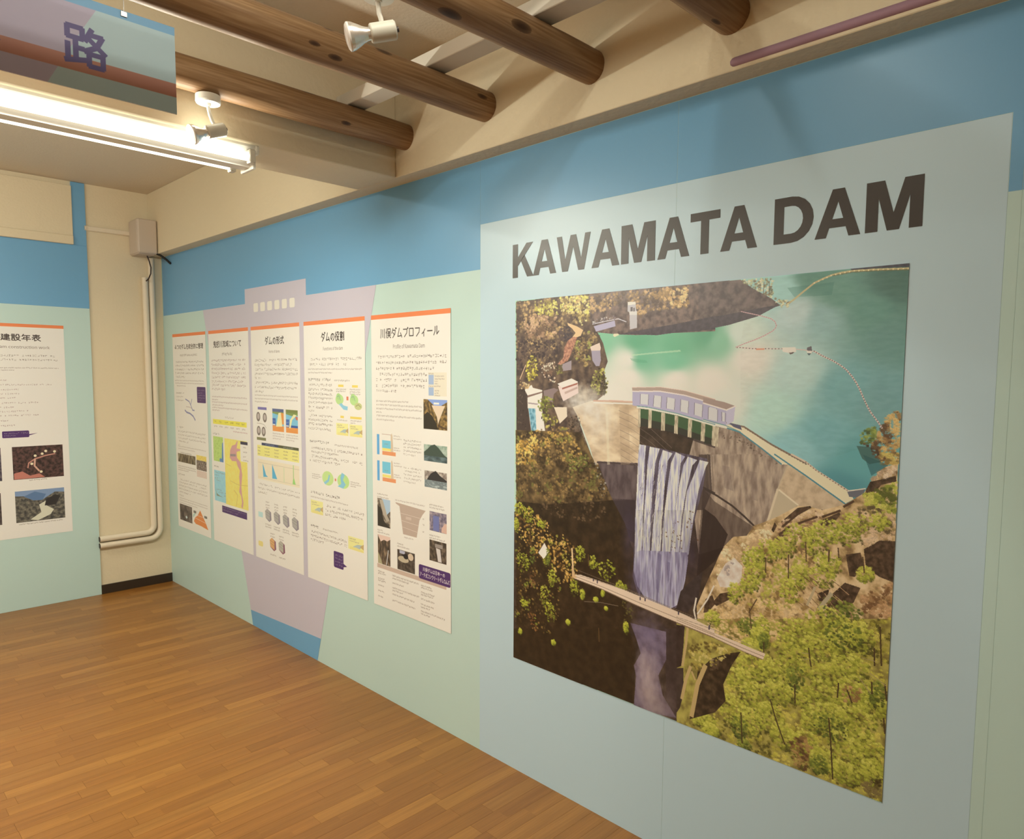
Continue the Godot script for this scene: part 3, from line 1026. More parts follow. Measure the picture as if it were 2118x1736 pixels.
# roman text, its outlines taken from the system font and filled flat
func latin(pad: Pad, text: String, x: float, y: float, w: float, h: float, c: Color, bold := false):
	var tm := TextMesh.new()
	var f := SystemFont.new()
	f.font_names = PackedStringArray(["Droid Sans"])
	f.font_weight = 700 if bold else 400
	tm.font = f
	tm.text = text
	tm.font_size = 32
	tm.depth = 0.0
	tm.pixel_size = 0.1
	var arr := tm.get_mesh_arrays()
	var v: PackedVector3Array = arr[Mesh.ARRAY_VERTEX]
	if v.is_empty():
		return
	var idx := PackedInt32Array()
	if arr[Mesh.ARRAY_INDEX] != null:
		idx = arr[Mesh.ARRAY_INDEX]
	else:
		for i in v.size():
			idx.append(i)
	var lo := v[0]
	var hi := v[0]
	for p in v:
		lo = lo.min(p)
		hi = hi.max(p)
	var sx := w / (hi.x - lo.x)
	var sy := h / (hi.y - lo.y)
	for i in range(0, idx.size(), 3):
		var q := []
		for k in 3:
			var p := v[idx[i + k]]
			q.append(x + (p.x - lo.x) * sx)
			q.append(y + (hi.y - p.y) * sy)
		pad.poly(q, c)

# a printed sheet: front face carries the picture once, the edges are paper
func print_sheet(called: String, w: float, h: float, m: Material, at: Vector3, u: Vector3, n: Vector3, thick: float, parent: Node, edge: Material) -> MeshInstance3D:
	var st := mb()
	var a := at
	var b := at + u * w
	var c := b + Vector3(0, -h, 0)
	var d := a + Vector3(0, -h, 0)
	var o := n * thick
	quad(st, a + o, b + o, c + o, d + o, n, Vector2(0, 0), Vector2(1, 0), Vector2(1, 1), Vector2(0, 1))
	var mi := obj(called, st, m, parent)
	st = mb()
	quad(st, a, b, b + o, a + o, Vector3.UP)
	quad(st, d, c, c + o, d + o, Vector3.DOWN)
	quad(st, a, d, d + o, a + o, -u)
	quad(st, b, c, c + o, b + o, u)
	quad(st, a, b, c, d, -n)
	obj("paper_edge", st, edge, mi)
	return mi

# ===================================================================================== the hanging sign
func hanging_sign():
	lit = 1.1
	var pad := Pad.new(1440, 420, 2.0, C(150, 162, 150, 1.15), 5)
	var lav := C(152, 136, 138, 1.15)
	pad.poly([0, 0, 556, 0, 512, 76, 440, 210, 0, 210], lav)
	pad.rect(0, 0, 720, 20, C(98, 136, 150, 1.15))
	pad.rect(0, 136, 720, 33, C(150, 96, 72, 1.15))
	var pc := C(74, 62, 96, 1.1)
	write(pad, "順", 262, 60, 96, 92, 11.5, pc)
	write(pad, "路", 474, 64, 96, 90, 11.5, pc)
	var t := thing("hanging_sign", "hanging direction sign with purple characters and an orange stripe, before the bright tubes", "sign", Vector3(-1.86, 2.362, 3.42))
	print_sheet("sign_board", 0.72, 0.21, printed(pad.done(), 0.5), Vector3.ZERO, Vector3(1, 0, 0), Vector3(0, 0, 1), 0.004, t, M.white)
	for x in [0.09, 0.604]:
		var st := mb()
		tube(st, [Vector3(x, -0.012, 0.004), Vector3(x, 0.012, 0.006), Vector3(x, 0.040, 0.004)], 0.0009, 8)
		var hook := obj("hanger_wire", st, M.wire, t)
		st = mb()
		box(st, Vector3(x - 0.007, -0.014, 0.0045), Vector3(x + 0.007, -0.002, 0.0065), 0.0006)
		obj("clip", st, M.wire, hook)

# ===================================================================================== the posters
const PAPER := [236, 218, 186]

func poster_pad(seed_: int) -> Pad:
	var pad := Pad.new(1568, 3736, 2.8, C(238, 221, 190), seed_)
	pad.rect(0, 0, 560, 20, C(226, 122, 66))
	return pad

func posters():
	lit = 1.15
	var says := ["white poster nearest the corner, with a river sketch and an orange triangle chart", "white poster with a tall yellow map and a blue chart, second from the corner", "white poster with blue dam sections and grey dam blocks, third from the corner", "white poster with green catchment drawings and a purple speech box, fourth from the corner", "white poster with small dam photographs and a brown profile, beside the pale panel"]
	var zs := [0.155, 0.762, 1.356, 1.960, 2.572]
	for i in 5:
		var p := Pad.new(1568, 3736, 2.8, C(240, 222, 190), 11 + i)
		p.rect(0, 0, 560, 20, C(228, 124, 66))
		match i:
			0: poster_river(p)
			1: poster_map(p)
			2: poster_types(p)
			3: poster_roles(p)
			4: poster_profile(p)
		var t := thing("poster", says[i], "poster", Vector3(-0.0012, 1.766, zs[i]))
		print_sheet("printed_face", 0.56, 1.334, printed(p.done(), 0.45), Vector3.ZERO, Vector3(0, 0, 1), Vector3(-1, 0, 0), 0.0006, t, M.white)
	var p := Pad.new(1568, 3748, 2.8, C(240, 222, 190), 16)
	p.rect(0, 0, 560, 20, C(228, 124, 66))
	poster_years(p)
	var t := thing("poster", "white poster with two landscape photographs, on the end wall panel", "poster", Vector3(-1.174, 1.799, 0.0005))
	print_sheet("printed_face", 0.56, 1.338, printed(p.done(), 0.45), Vector3.ZERO, Vector3(1, 0, 0), Vector3(0, 0, 1), 0.0006, t, M.white)

# inks of the posters, as they look under the lamps
func ink(k: String) -> Color:
	match k:
		"dark": return C(66, 52, 44)
		"text": return C(122, 102, 88)
		"soft": return C(140, 118, 104)
		"red": return C(140, 104, 98)
		"purple": return C(78, 44, 90)
		"yellow": return C(240, 212, 104)
		"green": return C(176, 200, 120)
		"blue": return C(106, 176, 206)
		"orange": return C(220, 128, 62)
	return C(180, 165, 150)

func lines(p: Pad, rows: Array, h: float, k: String):
	for r in rows:
		p.words(r[0], r[1], r[2], h, ink(k))

func fines(p: Pad, rows: Array, h: float, k: String):
	for r in rows:
		p.fine(r[0], r[1], r[2], h, ink(k))

func poster_river(p: Pad):
	write(p, "4つのダムを統合的に管理", 34, 72, 486, 34, 4.4, ink("dark"))
	p.fine(127, 137, 288, 15, ink("text"))
	lines(p, [[52, 184, 464], [36, 208, 480], [36, 233, 480], [34, 258, 480], [42, 283, 165]], 15, "text")
	fines(p, [[24, 311, 496], [27, 329, 490], [54, 347, 158]], 8, "soft")
	p.words(38, 395, 138, 13, ink("dark"))
	lines(p, [[36, 421, 130], [34, 445, 130]], 12, "soft")
	var rv := C(136, 132, 152)
	p.line([199, 440, 262, 454, 291, 482, 315, 510, 346, 511], 8, rv)
	p.line([310, 437, 298, 457, 286, 478], 7, rv)
	p.line([184, 515, 213, 528, 271, 534, 322, 550, 356, 575], 11, rv)
	p.line([206, 491, 259, 491, 300, 498], 3, C(176, 140, 130))
	p.bubble(398, 354, 538, 458, 9, ink("purple"))
	lines(p, [[410, 372, 112], [410, 390, 90], [410, 405, 112], [410, 421, 112], [410, 437, 70]], 9, "pale")
	p.words(34, 628, 106, 14, ink("dark"))
	lines(p, [[52, 657, 464], [49, 681, 466], [48, 704, 466], [47, 726, 180], [45, 750, 30]], 14, "text")
	fines(p, [[44, 764, 470], [44, 780, 290]], 7, "soft")
	p.fine(79, 806, 192, 8, ink("dark"))
	p.picture(32, 818, 337, 876, [C(60, 48, 34), C(108, 92, 66), C(170, 150, 112)], 0.012, 5, 0.7, 2.6)
	p.picture(355, 805, 518, 838, [C(224, 186, 74), C(230, 204, 112)], 0.02, 6)
	p.picture(355, 838, 518, 902, [C(70, 56, 46), C(124, 104, 86), C(168, 148, 126)], 0.02, 7)
	p.picture(355, 906, 518, 950, [C(206, 176, 150), C(222, 196, 168)], 0.05, 8)
	fines(p, [[31, 900, 306], [31, 914, 306], [31, 928, 180]], 8, "text")
	p.words(33, 956, 110, 14, ink("dark"))
	lines(p, [[63, 993, 446], [35, 1013, 474], [33, 1036, 476], [31, 1058, 478], [40, 1081, 196], [33, 1105, 70]], 13, "text")
	fines(p, [[36, 1126, 476], [36, 1142, 476], [36, 1158, 310]], 7, "soft")
	p.picture(34, 1172, 251, 1284, [C(56, 46, 42), C(92, 78, 66), C(120, 104, 88)], 0.006, 9)
	p.oval(150, 1254, 16, 9, C(200, 204, 190))
	p.poly([389, 1174, 346, 1214, 300, 1234, 278, 1262, 310, 1276, 400, 1278, 470, 1284, 516, 1288, 480, 1250, 440, 1216], ink("orange"))
	p.line([346, 1214, 440, 1216], 3, C(236, 196, 160))
	p.line([300, 1236, 474, 1248], 3, C(236, 196, 160))
	p.poly([262, 1222, 300, 1200, 316, 1206, 268, 1240], C(178, 196, 170))
	p.rect(276, 1188, 46, 16, C(120, 108, 92))
	p.rect(455, 1200, 46, 16, C(120, 108, 92))

func poster_map(p: Pad):
	write(p, "鬼怒川流域について", 71, 66, 398, 42, 4.8, ink("dark"))
	p.fine(199, 138, 136, 16, ink("text"))
	lines(p, [[38, 178, 481], [31, 204, 488], [34, 230, 484], [37, 256, 482], [35, 281, 484], [33, 307, 486], [32, 330, 488], [30, 355, 196]], 17, "red")
	fines(p, [[31, 405, 491], [30, 424, 88], [29, 439, 493], [32, 458, 165], [31, 474, 491], [30, 490, 106]], 9, "red")
	p.words(215, 528, 117, 14, ink("text"))
	p.rect(34, 552, 478, 30, C(232, 210, 74))
	for i in 6:
		p.words(48 + i * 80, 560, 50, 12, ink("dark"))
		p.fine(50 + i * 80, 590, 44, 10, ink("text"))
	p.fine(327, 611, 192, 7, C(150, 76, 84))
	p.words(29, 638, 92, 12, ink("dark"))
	p.picture(28, 661, 175, 818, [C(172, 192, 92), C(188, 204, 110), C(160, 184, 84)], 0.012, 3)
	p.poly([160, 700, 175, 690, 175, 818, 120, 818, 118, 796, 150, 796], C(96, 130, 160))
	p.words(31, 846, 74, 12, ink("dark"))
	p.picture(29, 876, 256, 1072, [C(148, 190, 196), C(158, 198, 204)], 0.01, 4)
	p.poly([40, 990, 60, 1024, 110, 1036, 160, 1040, 60, 1040], C(140, 140, 110))
	lines(p, [[36, 884, 200], [36, 902, 60], [36, 920, 70], [56, 934, 60], [60, 992, 70], [90, 1008, 60], [176, 1006, 62], [170, 1022, 70], [190, 1036, 56]], 11, "text")
	p.picture(196, 664, 508, 1076, [C(236, 204, 96), C(242, 212, 108)], 0.01, 14)
	p.rect(418, 676, 110, 112, C(240, 222, 190))
	p.rect(421, 668, 96, 18, C(62, 52, 66))
	fines(p, [[460, 696, 34], [456, 724, 50], [456, 752, 34], [456, 774, 62]], 9, "text")
	var rose := C(206, 150, 134)
	p.poly([376, 669, 349, 693, 303, 703, 275, 734, 267, 779, 297, 797, 358, 794, 376, 823, 405, 846, 393, 883, 399, 939, 387, 976, 415, 1003, 423, 1037, 411, 1065, 431, 1074, 443, 1035, 426, 993, 419, 941, 435, 869, 417, 797, 369, 771, 366, 736, 417, 725, 417, 717, 368, 714, 385, 673], rose)
	p.line([278, 763, 350, 758], 14, C(150, 130, 120))
	p.line([268, 922, 339, 932, 389, 936, 507, 927], 2.5, C(200, 170, 90))
	p.line([212, 822, 284, 831], 2.5, C(200, 170, 90))
	p.line([341, 1070, 365, 1000, 316, 975], 5, C(208, 178, 90))
	p.poly([135, 1093, 486, 1100, 486, 1134, 135, 1130], ink("purple"))
	p.rect(135, 1092, 351, 42, ink("purple"))
	lines(p, [[146, 1098, 330], [146, 1114, 220]], 9, "pale")

func poster_types(p: Pad):
	write(p, "ダムの形式", 171, 62, 222, 45, 5.4, ink("dark"))
	latin(p, "Forms of dams", 216, 136, 126, 15, ink("text"))
	lines(p, [[46, 183, 482], [39, 209, 430], [50, 234, 478], [37, 259, 492], [36, 284, 74], [48, 308, 480], [37, 334, 490], [36, 358, 128]], 16, "text")
	fines(p, [[34, 383, 495], [34, 402, 495], [33, 420, 160]], 8, "soft")
	p.rect(66, 454, 108, 15, C(118, 106, 146))
	p.rect(46, 627, 112, 16, C(128, 120, 76))
	for q in [[70, 510], [150, 512], [72, 590], [132, 592]]:
		p.oval(q[0], q[1], 24, 27, C(116, 100, 84))
		p.oval(q[0], q[1] - 2, 15, 17, C(186, 166, 146))
	p.line([50, 548, 100, 548, 140, 552, 166, 570], 3, C(170, 156, 136))
	for k in 2:
		var x := 242.0 if k == 0 else 396.0
		p.rect(x, 457, 130, 124, C(124, 180, 198))
		p.rect(x, 457, 130, 17, C(92, 96, 120) if k == 0 else C(120, 124, 60))
		p.poly([x, 474, x + 130, 474, x + 130, 486, x + 70, 490, x, 482], C(128, 140, 70))
		p.rect(x, 510, 38, 46, C(66, 98, 150))
		p.rect(x, 550, 130, 31, C(224, 142, 66))
		if k == 0:
			p.poly([x + 70, 480, x + 100, 476, x + 112, 552, x + 40, 556, x + 56, 520], C(232, 214, 150))
			p.poly([x + 98, 476, x + 130, 480, x + 130, 540, x + 112, 540], C(220, 140, 60))
		else:
			p.rect(x, 540, 130, 12, C(56, 88, 140))
			p.poly([x + 86, 480, x + 118, 484, x + 70, 510, x + 50, 556, x + 34, 556, x + 46, 512], C(232, 214, 150))
			p.poly([x + 104, 490, x + 130, 492, x + 130, 510, x + 108, 508], C(196, 110, 80))
		p.words(x + 4, 522, 26, 8, C(220, 220, 210))
		p.rect(x + 2, 542, 30, 6, C(230, 226, 216))
		fines(p, [[x, 590, 130], [x, 604, 130], [x, 618, 90]], 7, "soft")
	p.rect(104, 656, 426, 15, C(60, 62, 84))
	p.rect(300, 656, 230, 15, C(86, 80, 48))
	p.fine(150, 659, 110, 8, C(170, 170, 170))
	p.fine(360, 659, 110, 8, C(170, 170, 150))
	p.rect(49, 672, 483, 62, C(238, 212, 116))
	for i in 3:
		fines(p, [[56, 682 + i * 18, 28], [140, 682 + i * 18, 60], [256, 682 + i * 18, 50], [360, 682 + i * 18, 50], [460, 682 + i * 18, 56]], 8, "text")
	p.rect(49, 752, 483, 116, C(230, 208, 166))
	p.line([56, 772, 532, 772], 1.5, C(190, 170, 140))
	p.line([50, 858, 532, 856], 1.5, C(190, 170, 140))
	p.poly([110, 776, 122, 790, 150, 838, 172, 846, 116, 852], C(90, 164, 180))
	p.poly([226, 770, 240, 790, 282, 848, 224, 850], C(90, 164, 180))
	p.rect(358, 776, 8, 82, C(200, 202, 150))
	p.rect(464, 752, 8, 80, C(164, 190, 110))
	p.poly([462, 830, 474, 824, 490, 856, 456, 856], C(152, 196, 100))
	lines(p, [[62, 890, 470], [46, 914, 486], [44, 938, 106]], 13, "text")
	for i in 4:
		var x := 127.0 + i * 104.0
		var y := 1046.0 + i * 1.0
		block(p, x, y, C(170, 158, 140), C(140, 124, 122))
		fines(p, [[x + 12, 988, 40], [x + 10, 1004, 44], [x + 12, 1020, 40], [x, 1116, 70], [x, 1130, 76]], 9, "text")
	for i in 2:
		var x := 176.0 + i * 104.0
		block(p, x, 1206.0, C(214, 158, 96) if i == 0 else C(178, 166, 140), C(138, 84, 92))
		fines(p, [[x + 10, 1162, 50], [x + 10, 1178, 50], [x + 6, 1282, 70]], 9, "text")
	p.rect(42, 1060, 56, 30, C(186, 206, 196))
	p.bubble(34, 1232, 92, 1262, 10, C(236, 204, 120))

func block(p: Pad, x: float, y: float, c: Color, side: Color):
	p.poly([x, y, x + 26, y - 16, x + 72, y, x + 76, y + 44, x + 50, y + 58, x + 6, y + 40], side)
	p.poly([x, y, x + 26, y - 16, x + 56, y - 2, x + 56, y + 50, x + 8, y + 38], c)
	p.line([x + 4, y + 2, x + 54, y + 12], 2.5, c.darkened(0.25))
	p.line([x + 6, y + 16, x + 54, y + 28], 2.5, c.darkened(0.2))

func scheme(p: Pad, x0: float, y0: float, x1: float, y1: float):
	var w := x1 - x0
	var h := y1 - y0
	p.rect(x0, y0, w, h, C(240, 220, 132))
	p.poly([x0 + w * 0.3, y0 + h * 0.75, x0 + w * 0.6, y0 + h * 0.5, x0 + w * 0.95, y0 + h * 0.45, x0 + w * 0.7, y0 + h * 0.9], C(172, 178, 160))
	p.poly([x1, y0 + h * 0.35, x1 - w * 0.25, y0 + h * 0.62, x1, y0 + h * 0.8], C(190, 156, 96))
	p.poly([x0 + w * 0.1, y0 + h * 0.8, x0 + w * 0.5, y0 + h * 0.75, x1, y0 + h * 0.85, x1, y1, x0 + w * 0.1, y1], C(226, 206, 120))
	p.fine(x0 + w * 0.08, y0 + h * 0.1, w * 0.4, 7, ink("text"))
	p.fine(x0 + w * 0.1, y0 + h * 0.28, w * 0.6, 6, ink("soft"))

func poster_roles(p: Pad):
	write(p, "ダムの役割", 171, 60, 217, 46, 5.6, ink("dark"))
	latin(p, "Functions of the dam", 190, 132, 180, 17, ink("text"))
	lines(p, [[52, 184, 478], [40, 210, 358]], 16, "text")
	fines(p, [[39, 236, 492], [38, 254, 232]], 8, "soft")
	lines(p, [[41, 285, 205]], 17, "dark")
	p.fine(290, 291, 138, 9, ink("text"))
	lines(p, [[50, 313, 218], [39, 337, 228], [38, 359, 230], [37, 380, 230], [36, 402, 232], [36, 426, 232], [35, 448, 50], [48, 469, 220], [35, 491, 232], [33, 511, 234], [32, 534, 226]], 15, "text")
	p.rect(325, 316, 47, 11, C(224, 192, 84))
	p.rect(448, 317, 49, 11, C(224, 192, 84))
	p.rect(341, 466, 31, 11, C(224, 192, 84))
	p.rect(428, 466, 98, 11, C(224, 192, 84))
	fines(p, [[306, 334, 88], [306, 344, 84], [428, 334, 90], [428, 345, 88], [428, 355, 90], [312, 484, 90], [431, 482, 92], [431, 493, 40]], 7, "text")
	for k in 2:
		var x := 300.0 if k == 0 else 428.0
		p.oval(x + 35, 388, 36, 25, C(180, 202, 122))
		p.oval(x + 26, 374, 20, 16, C(170, 196, 116))
		p.line([x + 12, 376, x + 30, 370, x + 44, 392], 3, C(126, 160, 120))
	p.poly([330, 412, 352, 404, 372, 416, 408, 420, 404, 438, 370, 436], C(140, 184, 190))
	p.oval(498, 416, 32, 17, C(190, 186, 118))
	p.line([478, 416, 500, 408, 520, 420], 4, C(150, 140, 90))
	p.rect(397, 372, 18, 18, C(214, 120, 80))
	scheme(p, 302, 503, 410, 561)
	scheme(p, 420, 504, 530, 561)
	lines(p, [[43, 600, 191]], 16, "dark")
	p.fine(284, 608, 209, 9, ink("text"))
	lines(p, [[60, 634, 470], [42, 655, 275], [60, 678, 472], [40, 700, 296]], 15, "text")
	p.oval(215, 786, 54, 36, C(192, 208, 124))
	p.oval(358, 786, 54, 36, C(184, 206, 120))
	p.poly([176, 810, 214, 792, 226, 764, 236, 772, 226, 800, 190, 820], C(136, 184, 186))
	p.poly([346, 744, 372, 752, 356, 780, 380, 800, 356, 822, 306, 816, 340, 800, 332, 770], C(136, 184, 190))
	p.rect(280, 780, 14, 12, C(214, 130, 90))
	fines(p, [[61, 774, 78], [61, 784, 90], [61, 794, 60], [423, 778, 76], [423, 788, 90], [423, 798, 50]], 6, "text")
	lines(p, [[44, 865, 284]], 17, "dark")
	p.fine(43, 893, 352, 8, ink("soft"))
	scheme(p, 42, 914, 163, 982)
	lines(p, [[200, 919, 330], [187, 942, 344], [186, 964, 184]], 15, "text")
	lines(p, [[37, 1042, 82]], 16, "dark")
	p.fine(161, 1046, 140, 9, ink("text"))
	lines(p, [[46, 1074, 336], [36, 1096, 348], [35, 1116, 142]], 15, "text")
	scheme(p, 396, 1048, 530, 1111)
	p.bubble(260, 1146, 350, 1228, 8, ink("purple"))
	p.poly([348, 1196, 382, 1206, 348, 1214], ink("purple"))
	lines(p, [[272, 1160, 70], [272, 1176, 70], [272, 1192, 70], [276, 1208, 58]], 11, "pale")

func photo(p: Pad, x0: float, y0: float, x1: float, y1: float, ramp: Array, seed_: int, sx := 1.0, sy := 1.0):
	p.picture(x0, y0, x1, y1, ramp, 0.014, seed_, sx, sy)

func poster_profile(p: Pad):
	write(p, "川俣ダムプロフィール", 71, 62, 420, 45, 4.4, ink("dark"))
	latin(p, "Profile of Kawamata Dam", 168, 134, 224, 19, ink("text"))
	lines(p, [[52, 180, 486], [35, 206, 502], [35, 232, 420], [48, 257, 354], [34, 282, 368], [33, 308, 368], [36, 332, 166]], 16, "text")
	fines(p, [[35, 380, 242], [35, 397, 336], [35, 414, 334], [34, 431, 42], [37, 446, 334], [36, 464, 136]], 8, "soft")
	p.rect(417, 256, 118, 97, C(224, 206, 170))
	p.rect(417, 266, 34, 40, C(160, 170, 180))
	p.rect(417, 318, 34, 34, C(160, 170, 180))
	fines(p, [[458, 268, 60], [458, 279, 64], [458, 289, 20], [458, 299, 20], [458, 309, 36], [417, 258, 34], [417, 310, 40], [458, 328, 26], [458, 338, 24], [458, 347, 34]], 6, "soft")
	# the arch dam in its gorge
	photo(p, 382, 368, 538, 492, [C(60, 44, 26), C(120, 90, 44), C(172, 132, 72)], 31)
	p.poly([410, 368, 538, 368, 538, 376, 500, 392, 452, 392], C(136, 152, 196))
	p.rect(450, 380, 36, 8, C(224, 214, 200))
	p.poly([436, 392, 524, 392, 494, 440, 478, 470, 472, 440], C(220, 190, 150))
	p.poly([382, 436, 410, 420, 440, 436, 470, 470, 478, 492, 382, 492], C(48, 36, 22))
	p.poly([478, 470, 538, 486, 538, 490, 476, 478], C(84, 58, 36))
	for k in 2:
		var y := 534.0 if k == 0 else 654.0
		p.rect(37, y + 2, 19, 92, C(96, 156, 206))
		if k == 0:
			p.rect(78, y, 66, 28, C(238, 220, 190))
			p.line([77, y, 146, y, 146, y + 28], 2, C(176, 140, 120))
			p.rect(78, y + 27, 66, 35, C(116, 182, 208))
		else:
			p.rect(78, y + 4, 64, 52, C(116, 182, 208))
		p.rect(79, y + 62, 66, 12, C(238, 204, 100))
		p.rect(79, y + 76, 102, 17, C(222, 140, 86))
		p.poly([146, y, 152, y - 8, 158, y + 4, 164, y + 76, 144, y + 76], C(206, 178, 140))
		fines(p, [[167, y, 46], [167, y + 12, 60], [167, y + 52, 40], [167, y + 62, 50], [96, y + 40, 30]], 6, "soft")
		lines(p, [[240, y + 12, 128], [239, y + 26, 130], [239, y + 42, 130], [239, y + 57, 126], [238, y + 73, 90]], 10, "text")
	photo(p, 384, 557, 537, 626, [C(132, 146, 120), C(160, 168, 140), C(176, 180, 152)], 32)
	p.poly([384, 590, 408, 576, 430, 560, 456, 554, 480, 566, 520, 596, 537, 602, 537, 606, 384, 608], C(64, 74, 58))
	p.picture(384, 604, 537, 627, [C(60, 70, 66), C(110, 122, 112)], 0.02, 33, 2.6, 0.8)
	photo(p, 387, 668, 535, 737, [C(118, 100, 84), C(150, 130, 110), C(196, 178, 152)], 34)
	p.poly([404, 704, 430, 678, 462, 664, 490, 682, 535, 700, 535, 708, 404, 708], C(52, 44, 40))
	p.picture(387, 706, 535, 738, [C(150, 156, 144), C(104, 108, 100), C(176, 178, 162)], 0.02, 35, 2.6, 0.8)
	fines(p, [[36, 806, 78], [36, 820, 86], [420, 806, 90], [420, 818, 100], [36, 974, 40], [36, 984, 90], [419, 936, 70], [419, 948, 100], [188, 1012, 44], [188, 1024, 90]], 7, "text")
	photo(p, 36, 830, 136, 959, [C(64, 52, 40), C(110, 92, 72), C(176, 152, 120)], 36)
	p.poly([70, 830, 136, 830, 136, 880, 110, 900, 84, 860], C(168, 182, 184))
	p.poly([50, 834, 78, 834, 110, 900, 130, 924, 106, 930, 80, 900], C(176, 156, 128))
	p.poly([36, 860, 70, 880, 84, 930, 120, 950, 136, 959, 36, 959], C(52, 42, 32))
	p.poly([176, 832, 394, 842, 372, 862, 350, 890, 330, 968, 232, 968, 222, 920, 206, 846, 180, 838], C(184, 156, 130))
	for q in [[206, 876, 356, 880], [216, 908, 346, 914], [224, 936, 338, 944]]:
		p.line(q, 2, C(212, 190, 162))
	p.rect(252, 886, 40, 12, C(200, 174, 148))
	fines(p, [[176, 818, 210], [240, 976, 70], [372, 876, 8], [374, 900, 10], [372, 930, 10]], 7, "soft")
	photo(p, 420, 838, 533, 920, [C(96, 84, 92), C(130, 114, 118), C(176, 152, 140)], 37)
	p.rect(444, 854, 40, 64, C(112, 112, 146))
	p.poly([500, 900, 520, 880, 533, 878, 533, 920, 498, 918], C(210, 166, 138))
	photo(p, 36, 999, 134, 1134, [C(54, 42, 32), C(92, 72, 52), C(140, 112, 82)], 38, 0.8, 2.0)
	p.poly([36, 999, 134, 999, 134, 1010, 110, 1022, 84, 1018, 60, 1030, 44, 1012], C(220, 184, 156))
	p.line([118, 1062, 104, 1130], 5, C(206, 196, 180))
	p.poly([36, 1080, 60, 1112, 70, 1134, 36, 1134], C(170, 156, 112))
	photo(p, 188, 1042, 316, 1133, [C(50, 40, 32), C(78, 64, 50), C(100, 84, 68)], 39)
	p.oval(232, 1082, 40, 14, C(186, 164, 128))
	p.oval(286, 1062, 20, 16, C(206, 178, 142))
	p.rect(204, 1044, 40, 14, C(176, 168, 168))
	p.oval(250, 1066, 18, 12, C(36, 28, 28))
	photo(p, 419, 960, 531, 1049, [C(54, 42, 32), C(84, 68, 52), C(124, 102, 78)], 40)
	p.poly([462, 990, 490, 992, 500, 1046, 476, 1046], C(210, 192, 172))
	p.rect(456, 972, 50, 16, C(150, 134, 116))
	p.rect(30, 1136, 500, 19, C(196, 166, 138))
	fines(p, [[36, 1166, 50], [36, 1176, 60], [36, 1200, 50], [36, 1210, 60], [36, 1232, 50], [36, 1260, 50], [36, 1284, 40], [149, 1166, 190], [149, 1178, 120], [149, 1200, 86], [149, 1222, 196], [149, 1234, 80], [148, 1252, 160], [148, 1280, 170], [359, 1166, 70], [359, 1176, 76], [359, 1196, 90], [359, 1206, 84], [359, 1226, 90], [358, 1250, 90], [358, 1262, 60], [358, 1280, 160], [358, 1292, 60]], 8, "text")
	p.bubble(344, 1080, 557, 1142, 9, ink("purple"))
	write(p, "川俣ダムは日本一の", 372, 1088, 150, 18, 1.9, C(226, 208, 190))
	write(p, "アーチ式コンクリートダムなんだ", 350, 1112, 204, 20, 1.9, C(226, 208, 190))

func poster_years(p: Pad):
	write(p, "建設年表", 223, 62, 214, 44, 5.2, ink("dark"))
	latin(p, "Dam construction work", 200, 134, 279, 18, ink("text"))
	lines(p, [[40, 190, 482], [40, 216, 484]], 14, "text")
	fines(p, [[40, 268, 484], [40, 282, 244]], 8, "soft")
	lines(p, [[60, 344, 182], [60, 372, 414], [60, 402, 246], [60, 428, 250], [60, 454, 222], [60, 484, 345], [60, 512, 210], [60, 536, 290], [60, 562, 346], [60, 594, 180], [60, 624, 214]], 11, "red")
	p.bubble(206, 664, 346, 706, 6, ink("purple"))
	p.poly([344, 688, 391, 682, 344, 696], ink("purple"))
	lines(p, [[216, 674, 120], [216, 688, 70]], 9, "pale")
	photo(p, 252, 764, 524, 970, [C(40, 28, 24), C(74, 50, 42), C(100, 66, 54)], 41)
	p.line([330, 900, 336, 870, 370, 846, 430, 828, 480, 820], 8, C(190, 130, 104))
	p.line([370, 846, 366, 890, 390, 924], 10, C(206, 156, 124))
	p.poly([256, 930, 300, 920, 340, 950, 390, 940, 420, 966, 256, 968], C(190, 116, 92))
	for q in [[372, 826], [410, 816], [430, 800], [478, 806], [400, 930], [352, 876]]:
		p.oval(q[0], q[1], 8, 8, C(240, 208, 160))
	p.fine(335, 973, 98, 9, ink("text"))
	photo(p, 255, 1044, 521, 1243, [C(60, 56, 50), C(96, 88, 72), C(130, 118, 94)], 42)
	p.poly([255, 1044, 521, 1044, 521, 1072, 470, 1066, 430, 1090, 400, 1110, 340, 1084, 300, 1078, 255, 1074], C(126, 142, 158))
	p.poly([300, 1080, 360, 1054, 420, 1076, 400, 1112, 350, 1110], C(92, 116, 138))
	p.poly([380, 1140, 430, 1112, 420, 1150, 460, 1180, 440, 1210, 370, 1240, 330, 1230, 390, 1190], C(212, 200, 164))
	p.poly([420, 1110, 470, 1084, 500, 1096, 470, 1150, 410, 1150], C(48, 42, 38))
	p.fine(270, 1250, 236, 8, ink("text"))
	photo(p, 20, 764, 194, 970, [C(60, 52, 60), C(110, 96, 90)], 43)
	photo(p, 20, 1044, 182, 1243, [C(56, 46, 42), C(100, 84, 74)], 44)

# ===================================================================================== the dam picture
func water_field(w: int, h: int, pts: Array) -> Image:
	var t := Image.create_empty(w / 14, h / 14, false, Image.FORMAT_RGBA8)
	for y in t.get_height():
		for x in t.get_width():
			var sum := Vector3.ZERO
			var ws := 0.0
			for q in pts:
				var d := Vector2(q[0] - x * 14.0 - 7, (q[1] - y * 14.0 - 7) * 1.25).length_squared() + 160.0
				var k := 1.0 / (d * d)
				sum += q[2] * k
				ws += k
			sum /= ws
			t.set_pixel(x, y, Color(sum.x, sum.y, sum.z))
	t.resize(w, h, Image.INTERPOLATE_CUBIC)
	return t

func K(a: Array, r: int, g: int, b: int) -> Array:
	var c := C(r, g, b)
	return [a[0], a[1], Vector3(c.r, c.g, c.b)]

